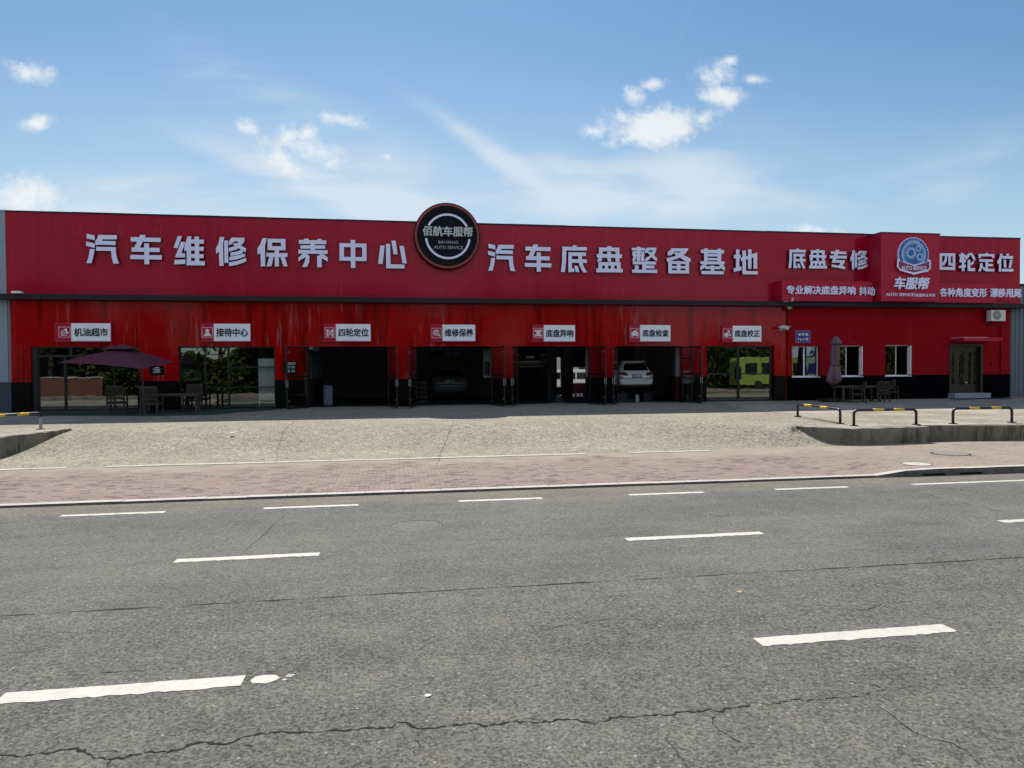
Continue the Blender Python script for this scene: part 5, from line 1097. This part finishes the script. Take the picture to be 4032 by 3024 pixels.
m = MB(); m.box(xp-.45, xp+.45, -1.95, -1.15, pz, pz+.09); m.build('base', M_STEEL, t)
# closed parasol
p0 = Vector((XonY(3289, -1.25, 1.6), -1.25, z_apron(-1.25)))
t = thing('closed_parasol', 'closed faded plum parasol tied round its pole beside the office window', 'parasol', p0)
s5 = 5.925; ZP = lambda y: P(3289, 1320+y/s5, -1.25).z
prof = [(30, .05), (60, .13), (110, .20), (180, .27), (200, .255)]
def lathe(mb, prof, x0, y0, drift, n=36, rip=.16, seed=0, lobes=7):
    rnd = random.Random(seed); ph = rnd.uniform(0, 6); vs = []
    for i, (yy, r) in enumerate(prof):
        for k in range(n):
            a = 2*math.pi*k/n; rr = r*(1+rip*math.sin(lobes*a+ph+.3*math.sin(i*.9))+.06*rnd.uniform(-1, 1)); vs.append((x0+drift*i+rr*math.cos(a), y0+rr*math.sin(a), ZP(yy)))
    fs = []
    for i in range(len(prof)-1):
        for k in range(n): fs.append((i*n+k, i*n+(k+1) % n, (i+1)*n+(k+1) % n, (i+1)*n+k))
    mb.add(vs, fs+[tuple(range(n))])
m = MB(); lathe(m, prof, p0.x+.02, p0.y, 0, rip=.12, seed=3); o = m.build('top_vent', M_FADED, t, smooth=True)
m = MB(); lathe(m, [(150, .07), (210, .15), (300, .175), (420, .18), (560, .185), (680, .18), (705, .165), (735, .215), (830, .255), (930, .29), (1020, .31), (1080, .29), (1130, .17), (1165, .05)], p0.x+.015, p0.y, -.012, rip=.27, seed=5, lobes=5); m.build('canopy', M_FADED, t, smooth=True)
m = MB(); lathe(m, [(688, .215), (700, .212), (712, .215)], p0.x-.02, p0.y, 0, rip=.1, seed=6); m.build('tie_strap', M_PLUM, t)
m = MB(); m.tube([p0, (p0.x, p0.y, ZP(40))], .03, 10); m.build('pole', M_STEEL, t)
xb0, xb1 = XonY(3234, -1.25, .95), XonY(3322, -1.25, .95); m = MB(); m.box(xb0, xb1, -1.7, -.75, p0.z+.05, p0.z+.16); m.box(xb0+.15, xb1-.15, -1.55, -.9, p0.z, p0.z+.05); m.build('base', M_STEEL, t)

# ------------------------------------------------------------------ cars and workshop things
def make_car(x, y, z, paint, plate, label, name='parked_suv', W=1.94, zs=1.0):
    """rear end at y, pointing into the workshop; z is the level its tyres stand on"""
    t = thing(name, label, 'car', (x, y, z)); h = W/2
    # sections: (y, sill z, belt z, roof z, half width low, half width belt, half width roof)
    S = [(0.00, .50, .78, .80, .80, .84, .80), (.03, .44, .92, .96, .90, .91, .84), (.10, .40, 1.04, 1.10, .955, .93, .82), (.20, .38, 1.10, 1.22, .965, .94, .78), (.34, .36, 1.13, 1.42, .97, .945, .72), (.52, .34, 1.14, 1.60, .97, .945, .66), (.75, .33, 1.14, 1.675, .97, .945, .63),
         (1.5, .30, 1.12, 1.70, .97, .94, .63), (2.4, .28, 1.10, 1.69, .97, .93, .62), (2.9, .28, 1.08, 1.56, .97, .92, .64), (3.5, .28, 1.06, 1.16, .97, .90, .74), (4.2, .28, .98, 1.02, .95, .86, .70), (4.6, .32, .84, .88, .88, .80, .62), (4.75, .40, .66, .70, .74, .70, .55)]
    rings = []
    for (yy, zs_, zb_, zr_, wl2, wb, wr) in S:
        half_ = [(0, zs_), (wl2*.8, zs_), (wl2*.97, zs_+.08), (wl2, zs_+.26), (wl2, (zs_+.26+zb_)/2+.04), (wb, zb_), (wb-.05, zb_+.02 if zr_-zb_ > .1 else zb_+.01), (wr+.03, zr_-.10*min(1, (zr_-zb_)*3)), (wr*.86, zr_-.012), (0, zr_)]
        rings.append([(px_*h/.97, yy, pz_) for px_, pz_ in half_]+[(-px_*h/.97, yy, pz_) for px_, pz_ in reversed(half_[1:-1])])
    m = MB(); n = len(rings[0]); m.v = [v for r_ in rings for v in r_]
    for i in range(len(rings)-1):
        for kk in range(n): m.f.append((i*n+kk, i*n+(kk+1) % n, (i+1)*n+(kk+1) % n, (i+1)*n+kk)); m.mi.append(0)
    m.f += [tuple(reversed(range(n))), tuple(range((len(rings)-1)*n, len(rings)*n))]; m.mi += [0, 0]
    m.build('body', paint, t, True, smooth=True)
    def back(zq, off=.014):                       # y of the tail surface at height z
        zz_ = [(.80, 0.0), (.96, .03), (1.10, .10), (1.22, .20), (1.42, .34), (1.60, .52), (1.675, .75)]
        for (a, ya), (b2, yb) in zip(zz_, zz_[1:]):
            if zq <= b2: return ya+(yb-ya)*(zq-a)/(b2-a)-off
        return .75
    def patch(pts, th=.02, off=.014): return [(a*h/.97, back(b2, off), b2) for a, b2 in pts]
    def slab(pts, name_, mat, off=.02, parent=t):
        m_ = MB(); n_ = len(pts); f_ = patch(pts, off=off); b2 = [(v[0], v[1]+.05, v[2]) for v in f_]; m_.add(f_+b2, [tuple(range(n_)), tuple(reversed(range(n_, 2*n_)))]+[(i, n_+i, n_+(i+1) % n_, (i+1) % n_) for i in range(n_)]); return m_.build(name_, mat, parent, True)
    # rear window as stacked strips following the slope
    m = MB(); lv = [(1.19, .70), (1.24, .70), (1.34, .665), (1.44, .625), (1.53, .57), (1.585, .50)]; vs = []
    for b2, a in lv: vs += [(-a*h/.97, back(b2, .022), b2), (a*h/.97, back(b2, .022), b2)]
    m.add(vs, [(2*i, 2*i+1, 2*i+3, 2*i+2) for i in range(len(lv)-1)]); m.build('rear_window', M_CARGLASS, t, True)
    for s_ in (-1, 1):
        m = MB(); m.polyY([(s_*.52*h/.97, .93), (s_*.60*h/.97, .92), (s_*.80*h/.97, .95), (s_*.95*h/.97, 1.0), (s_*.945*h/.97, 1.10), (s_*.80*h/.97, 1.115), (s_*.62*h/.97, 1.085), (s_*.53*h/.97, 1.02)], -.005, .30); lam = m.build('tail_light', M_LAMPRED, t, True)
    m = MB(); m.box(-.26, .26, -.035, .06, .83, .985); pl = m.build('number_plate', plate, t, True)
    m = MB(); xx = -.215
    for w_ in (.06, .045, 0, .045, .045, .045, .05, .045):
        if w_: m.box(xx, xx+w_, -.041, -.0352, .865, .95)
        xx += (w_ or .012)+.012
    m.build('plate_characters', M_WHITE if plate is M_PLATEB else M_INK, pl, True)
    m = MB(); m.box(-.62, .62, -.012, .05, .67, .695); m.build('bumper_trim', M_GREYM, t, True)
    m = MB(); m.box(-.78, .78, .02, .5, .36, .47); m.build('bumper_lip', M_BLK, t, True)
    m = MB(); m.box(-.62, .62, .40, .80, 1.655, 1.70); m.build('spoiler', paint, t, True, bevel=.015)
    m = MB()
    for s_ in (-1, 1): m = MB(); m.tube([(s_*.62, .9, 1.66), (s_*.62, 1.0, 1.745), (s_*.62, 2.2, 1.75), (s_*.62, 2.4, 1.67)], .018, 6); m.build('roof_rail', M_STEEL, t, True)
    for s_ in (-1, 1):
        m = MB(); m.add([(s_*(.955)*h/.97, .75, 1.17), (s_*(.955)*h/.97, 2.9, 1.14), (s_*.72*h/.97, 2.55, 1.56), (s_*.70*h/.97, .85, 1.57)], [(0, 1, 2, 3)]); m.build('side_window', M_CARGLASS, t, True)
        for yy in (.95, 3.85):
            m = MB(); m.tube([(s_*(h-.26), yy, .37), (s_*(h+.005), yy, .37)], .37, 22); w_ = m.build('wheel', M_RUBBER, t, True); m = MB(); m.tube([(s_*(h-.02), yy, .37), (s_*(h+.012), yy, .37)], .24, 16); m.build('rim', M_ALLOY, w_, True)
        m = MB(); m.box(s_*(h+.02), s_*(h+.22), 2.75, 2.87, 1.1, 1.26); m.build('mirror', paint, t, True, bevel=.02)
    return t
yc = 1.75; xc = P(2508, 1480, yc).x; zc_ = P(2508, 1518, yc).z-.40
make_car(xc, yc, zc_, M_WHITEP, M_PLATEB, 'white sport utility car seen from behind in the sixth bay', W=1.87)
m = MB()
for s_ in (-1, 1): m.box(xc+s_*.72-.25, xc+s_*.72+.25, yc+.3, yc+4.4, ZB, zc_)
m.box(xc-.45, xc+.45, yc+.8, yc+3.6, ZB, ZB+.1); tag(m.build('ramp_lift', M_BLK), 'low black ramp under the white car', 'car lift')
m = MB(); q = P(2508, 1552, 1.5); m.box(q.x-.09, q.x+.09, 1.45, 1.6, ZB, ZB+.36); tag(m.build('jack_block', M_GREYM), 'pale grey block standing under the tail of the white car', 'block')
xg = P(1772, 1490, 6.0).x; make_car(xg, 6.0, ZB+.15, M_GREYP, M_PLATEG, 'dark grey car with green plate deep inside the fourth bay')
xk = P(2087, 1400, 3.6).x; make_car(xk, 3.6, P(2087, 1407, 3.6).z-.90, M_BLACKP, M_PLATEB, 'black car raised on a lift in the fifth bay')
def lift(xc_, yc_, label, w=3.0):
    t = thing('car_lift', label, 'car lift', (xc_, yc_, ZB), 0, 'two post car lifts')
    for s_ in (-1, 1):
        m = MB(); m.box(s_*w/2-.15, s_*w/2+.15, -.12, .12, 0, 3.9); m.build('post', M_STEEL, t, True)
        for ya in (-.9, .9): m = MB(); m.obox((s_*w/2, 0, 1.82), (s_*.6, ya, 1.82), .12, .1); m.build('arm', M_STEEL, t, True)
    m = MB(); m.box(-w/2, w/2, -.1, .1, 3.9, 4.0); m.build('crossbar', M_STEEL, t, True)
lift(xk, 5.6, 'two post lift holding up the black car')
# red tool trolley, tyre stack, exhaust hose, board, cabinets
q = P(2278, 1560, 2.2); t = thing('tool_trolley', 'dark red tool trolley in the fifth bay beside the open door', 'trolley', (q.x, 2.2, ZB))
m = MB()
for kk in range(4): m.box(-.32, .32, -.25, .25, .25+kk*.17, .25+kk*.17+.155)
m.box(-.34, .34, -.24, .26, .2, .95); m.build('cabinet', M_REDTOOL, t, True); m = MB(); m.box(-.38, .38, -.30, .30, .952, .99); m.build('top_tray', M_GREYM, t, True)
for sx_ in (-1, 1):
    for sy in (-1, 1): m = MB(); m.tube([(sx_*.26, sy*.18-.015, .08), (sx_*.26, sy*.18+.015, .08)], .08, 12); m.tube([(sx_*.26, sy*.18, .08), (sx_*.26, sy*.18, .2)], .02, 6); m.build('castor', M_RUBBER, t, True)
for i, (bx, bw_, h_) in enumerate(((2275, .11, .16), (2289, .11, .16), (2258, .07, .14))):
    q = P(bx, 1560, 1.7); m = MB(); m.box(q.x-bw_/2, q.x+bw_/2, 1.62, 1.78, ZB+.30, ZB+.30+h_); m.box(q.x-bw_/2-.02, q.x+bw_/2+.02, 1.6, 1.8, ZB, ZB+.298, 1)
    tag(m.build('canister', [M_WHITE, M_BLK]), ('white canister left of its twin before the red trolley', 'white canister right of its twin before the red trolley', 'small white canister at the left of the red trolley')[i], 'canister')
q = P(2200, 1573, .9); m = MB(); m.disc(0, 0, 1, 0, .01, 20); m.v = [(q.x+v[0]*.42, .9+v[2]*.16, ZB+.004+abs(v[1])*2) for v in m.v]; tag(m.build('drip_tray', M_GREYM), 'pale round drip tray on the floor at the front of the fifth bay', 'tray')
q = P(1660, 1470, 1.6); 
for kk in range(5):
    m = MB(); vs = []
    n = 24; R1, R2 = .33, .12
    for i in range(n):
        a = 2*math.pi*i/n
        for j in range(8): b2 = 2*math.pi*j/8; vs.append((q.x+(R1-R2+R2*math.cos(b2))*math.cos(a)+.0, 1.9+(R1-R2+R2*math.cos(b2))*math.sin(a), ZB+.12+kk*.235+.115*math.sin(b2)))
    m.add(vs, [(i*8+j, ((i+1) % n)*8+j, ((i+1) % n)*8+(j+1) % 8, i*8+(j+1) % 8) for i in range(n) for j in range(8)])
    tag(m.build('tyre', M_RUBBER, smooth=True), ('tyre at the bottom of the stack in the fourth bay', 'second tyre from the floor in the stack', 'middle tyre of the stack in the fourth bay', 'second tyre from the top of the stack', 'topmost tyre of the stack in the fourth bay')[kk], 'tyre', 'tyres stacked in the fourth bay')
x0, x1, z0, z1 = rect(1018, 1412, 1083, 1575, .42); t = thing('display_board', 'tall pale mint board on legs behind the right pane of the second bay', 'board', ((x0+x1)/2, .42, ZB))
m = MB(); m.box(x0, x1, .40, .44, z0, z1); m.build('panel', M_MINT, t); m = MB()
for xx in (x0+.03, x1-.03): m = MB(); m.box(xx-.025, xx+.025, .39, .45, ZB, z0-.002); m.build('leg', M_MINT, t)
m = MB(); q = P(1059, 1515, .38); m.box(q.x-.03, q.x+.03, .375, .398, P(1059, 1568, .38).z, P(1059, 1480, .38).z); m.disc(P(1043, 1500, .38).x, P(1043, 1500, .38).z, .10, .375, .398, 16); m.build('print', M_WHITE, t)
q = P(1292, 1545, 3.0); m = MB(); m.box(q.x-.22, q.x+.22, 2.9, 3.1, ZB, P(1292, 1518, 3.0).z); tag(m.build('drum', pbr('pale_blue_drum', (.30, .33, .42), .5), bevel=.03), 'pale blue container standing against the side room in the third bay', 'container')
q = P(1243, 1375, 1.6); t = thing('hanging_sign', 'white lightbox hanging at the side room in the third bay', 'sign', (xw, 1.6, 3.5)); m = MB(); m.box(xw+.06, xw+.20, .35, 3.4, 3.5, 3.9); m.build('panel', M_PANEL, t)
for (cx0, cx1, zt_, yy, mt, lab) in ((1905, 1932, 1487, 1.5, M_INTW, 'pale wall cabinet at the right side of the fourth bay'), (2005, 2040, 1470, 6.5, M_GREYM, 'grey locker behind the left door of the fifth bay')):
    a = P(cx0, 1450, yy).x; b_ = P(cx1, 1450, yy).x; m = MB(); m.box(a, b_, yy, yy+.4, P(1918, zt_, yy).z, 3.5); m.box(a+.03, b_-.03, yy-.01, yy-.0005, P(1918, zt_, yy).z+.1, 2.9, 1); tag(m.build('cabinet', [mt, M_INTD]), lab, 'cabinet')
# white van standing in the sun behind the building, seen through the rear opening
q = P(2276, 1475, 17.0); t = thing('parked_van', 'white van in the sun behind the rear opening of the fifth bay', 'van', (q.x, 17.0, .5))
m = MB(); m.polyY([(-2.2, .45), (2.2, .45), (2.25, 1.0), (1.7, 1.25), (1.1, 1.95), (-2.1, 1.95), (-2.2, 1.2)], 0, 1.8); m.build('body', M_WHITEP, t, True, bevel=.05)
m = MB(); m.box(-1.8, -.2, -.012, -.002, 1.25, 1.75); m.build('side_window', M_CARGLASS, t, True); m = MB(); m.box(-.1, .9, -.012, -.002, 1.25, 1.75); m.build('side_window', M_CARGLASS, t, True)
for xx in (-1.4, 1.4): m = MB(); m.tube([(xx, -.03, .36), (xx, .22, .36)], .36, 20); m.build('wheel', M_RUBBER, t, True)
m = MB(); m.add([(-60, DEP, .50), (60, DEP, .50), (60, 60, .50), (-60, 60, .50)], [(0, 1, 2, 3)]); struct(m.build('yard', M_SLAB))

# ------------------------------------------------------------------ what stands across the road (mirrored in the glass and the glossy tiles)
def tree_mesh(seed, H, Rc):
    rnd = random.Random(seed); tr = MB(); tr.tube([(0, 0, 0), (.1, .05, H*.2), (-.05, .1, H*.42), (.1, 0, H*.7)], [.26, .2, .15, .05], 10); ends = []
    for k_ in range(11):
        a = rnd.uniform(0, 6.28); z = H*rnd.uniform(.25, .6); L = Rc*rnd.uniform(.5, .9); e = Vector((math.cos(a)*L, math.sin(a)*L, z+H*rnd.uniform(.1, .28))); tr.tube([(0, 0, z), tuple(Vector((0, 0, z)).lerp(e, .5)+Vector((0, 0, .3))), tuple(e)], [.09, .06, .02], 6); ends.append(e)
    ends += [Vector((rnd.gauss(0, Rc*.4), rnd.gauss(0, Rc*.4), H*rnd.uniform(.35, .95))) for _ in range(20)]
    lf = MB()
    for e in ends:
        rb = Rc*rnd.uniform(.28, .45)
        for _ in range(190):
            d = Vector((rnd.gauss(0, 1), rnd.gauss(0, 1), rnd.gauss(0, .8))).normalized()*rb*(rnd.random()**.45); p_ = e+d; a = Vector((rnd.uniform(-1, 1), rnd.uniform(-1, 1), rnd.uniform(-.6, .6))).normalized(); b2 = a.cross(Vector((rnd.uniform(-1, 1), rnd.uniform(-1, 1), rnd.uniform(-1, 1)))).normalized(); s_ = rnd.uniform(.10, .22)
            lf.add([p_-a*s_, p_+b2*s_*.6, p_+a*s_, p_-b2*s_*.6], [(0, 1, 2, 3)])
    return tr, lf
rnd = random.Random(4); protos = []
for s_ in range(2):
    H = 11+s_*2; t = thing('street_tree', 'leafy green street tree across the road, mirrored in the shop glass', 'tree', (0, 0, .1), 0, 'trees across the road'); tr, lf = tree_mesh(11+s_, H, 3.0); tr.build('trunk', M_BARK, t, True, smooth=True); lf.build('crown', M_LEAF, t, True); protos.append(t)
spots = [(-46, -46), (-40, -52), (-34, -45.5), (-29, -51), (-24.5, -46), (-19, -52), (-14.5, -46), (-9, -51), (-4.5, -45.5), (1, -52), (6.5, -46), (12, -51), (17, -45), (23, -51), (29, -53), (60, -47), (66, -52)]
for i, (x_, y_) in enumerate(spots):
    pr_ = protos[i % 2]; loc = (x_+rnd.uniform(-.8, .8), y_, .1); rz = rnd.uniform(0, 6.28)
    if i < 2: pr_.location = loc; pr_.rotation_euler = (0, 0, rz)
    else:
        c_ = dup(pr_, loc, rz, pr_['label']); q_ = rnd.uniform(.8, 1.2); c_.scale = (q_, q_, q_)
t = thing('brick_wall', 'low red brick wall across the road behind the camera, mirrored in the left bay', 'wall', (-30, -44.4, .1)); m = MB(); m.box(-75, -29.5, -44.6, -44.35, .1, 1.9); m.build('brickwork', M_BRICKW, t); m = MB(); m.box(-75, -29.5, -44.65, -44.3, 1.902, 2.0); m.build('capping', M_KERB, t)
t = thing('roadside_hedge', 'dense tall green thicket across the road, mirrored in the left glazing', 'hedge', (-15, -47, .1)); m = MB(); lf = MB(); rnd = random.Random(9)
for i in range(34000):
    X = rnd.uniform(-85, 90); H_ = 5.2+1.6*math.sin(X*.35)+1.1*math.sin(X*.83+1); z = H_*rnd.random()**.8; y_ = -47.5+rnd.uniform(-1.4, 1.4)*(1-.5*z/H_); p_ = Vector((X, y_, .1+z)); a = Vector((rnd.uniform(-1, 1), rnd.uniform(-1, 1), rnd.uniform(-.7, .7))).normalized(); b2 = a.cross(Vector((rnd.uniform(-1, 1), rnd.uniform(-1, 1), rnd.uniform(-1, 1)))).normalized(); s_ = rnd.uniform(.13, .34)
    lf.add([p_-a*s_, p_+b2*s_*.6, p_+a*s_, p_-b2*s_*.6], [(0, 1, 2, 3)])
lf.build('foliage', M_LEAF, t)
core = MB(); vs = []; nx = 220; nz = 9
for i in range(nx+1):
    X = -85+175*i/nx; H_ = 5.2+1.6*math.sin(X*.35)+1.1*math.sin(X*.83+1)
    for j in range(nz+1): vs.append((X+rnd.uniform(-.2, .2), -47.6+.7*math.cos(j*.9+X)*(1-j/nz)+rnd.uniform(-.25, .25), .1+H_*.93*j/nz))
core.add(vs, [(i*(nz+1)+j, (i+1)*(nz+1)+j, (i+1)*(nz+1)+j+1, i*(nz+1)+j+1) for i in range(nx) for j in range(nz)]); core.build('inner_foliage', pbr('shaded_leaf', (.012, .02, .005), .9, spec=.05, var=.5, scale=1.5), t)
for i in range(30): X = -84+i*5.8; m = MB(); m.tube([(X, -47.5, .1), (X+.3, -47.4, 2.4), (X-.2, -47.6, 4.2)], [.10, .07, .03], 6); m.build('stem', M_BARK, t)
t = thing('rear_building', 'cream building standing behind the workshop, glimpsed through the rear opening', 'building', (10, 34, .5)); m = MB(); m.box(-25, 50, 34, 44, .5, 7.5); m.build('wall', pbr('cream_render', (.5, .45, .34), .9, var=.1), t); m = MB()
for i in range(9): m.box(-22+i*8, -19+i*8, 33.95, 33.99, 2.2, 4.2)
m.build('window_band', M_CARGLASS, t)
t = thing('parked_minibus', 'lime green bus parked across the road, mirrored in the right hand glass', 'bus', (38.3, -40.2, .12))
m = MB(); m.polyY([(0, .45), (12.4, .45), (12.6, 1.3), (12.3, 3.3), (11.9, 3.6), (.4, 3.6), (0, 3.2)], 0, -2.5); m.build('body', M_LIME, t, True, bevel=.08)
for kk in range(6): m = MB(); m.box(.7+kk*1.95, .7+kk*1.95+1.4, .004, .03, 1.7, 2.9); m.build('window', M_CARGLASS, t, True)
for xx in (2.2, 9.8): m = MB(); m.tube([(xx, .03, .48), (xx, -.3, .48)], .48, 20); m.build('wheel', M_RUBBER, t, True)
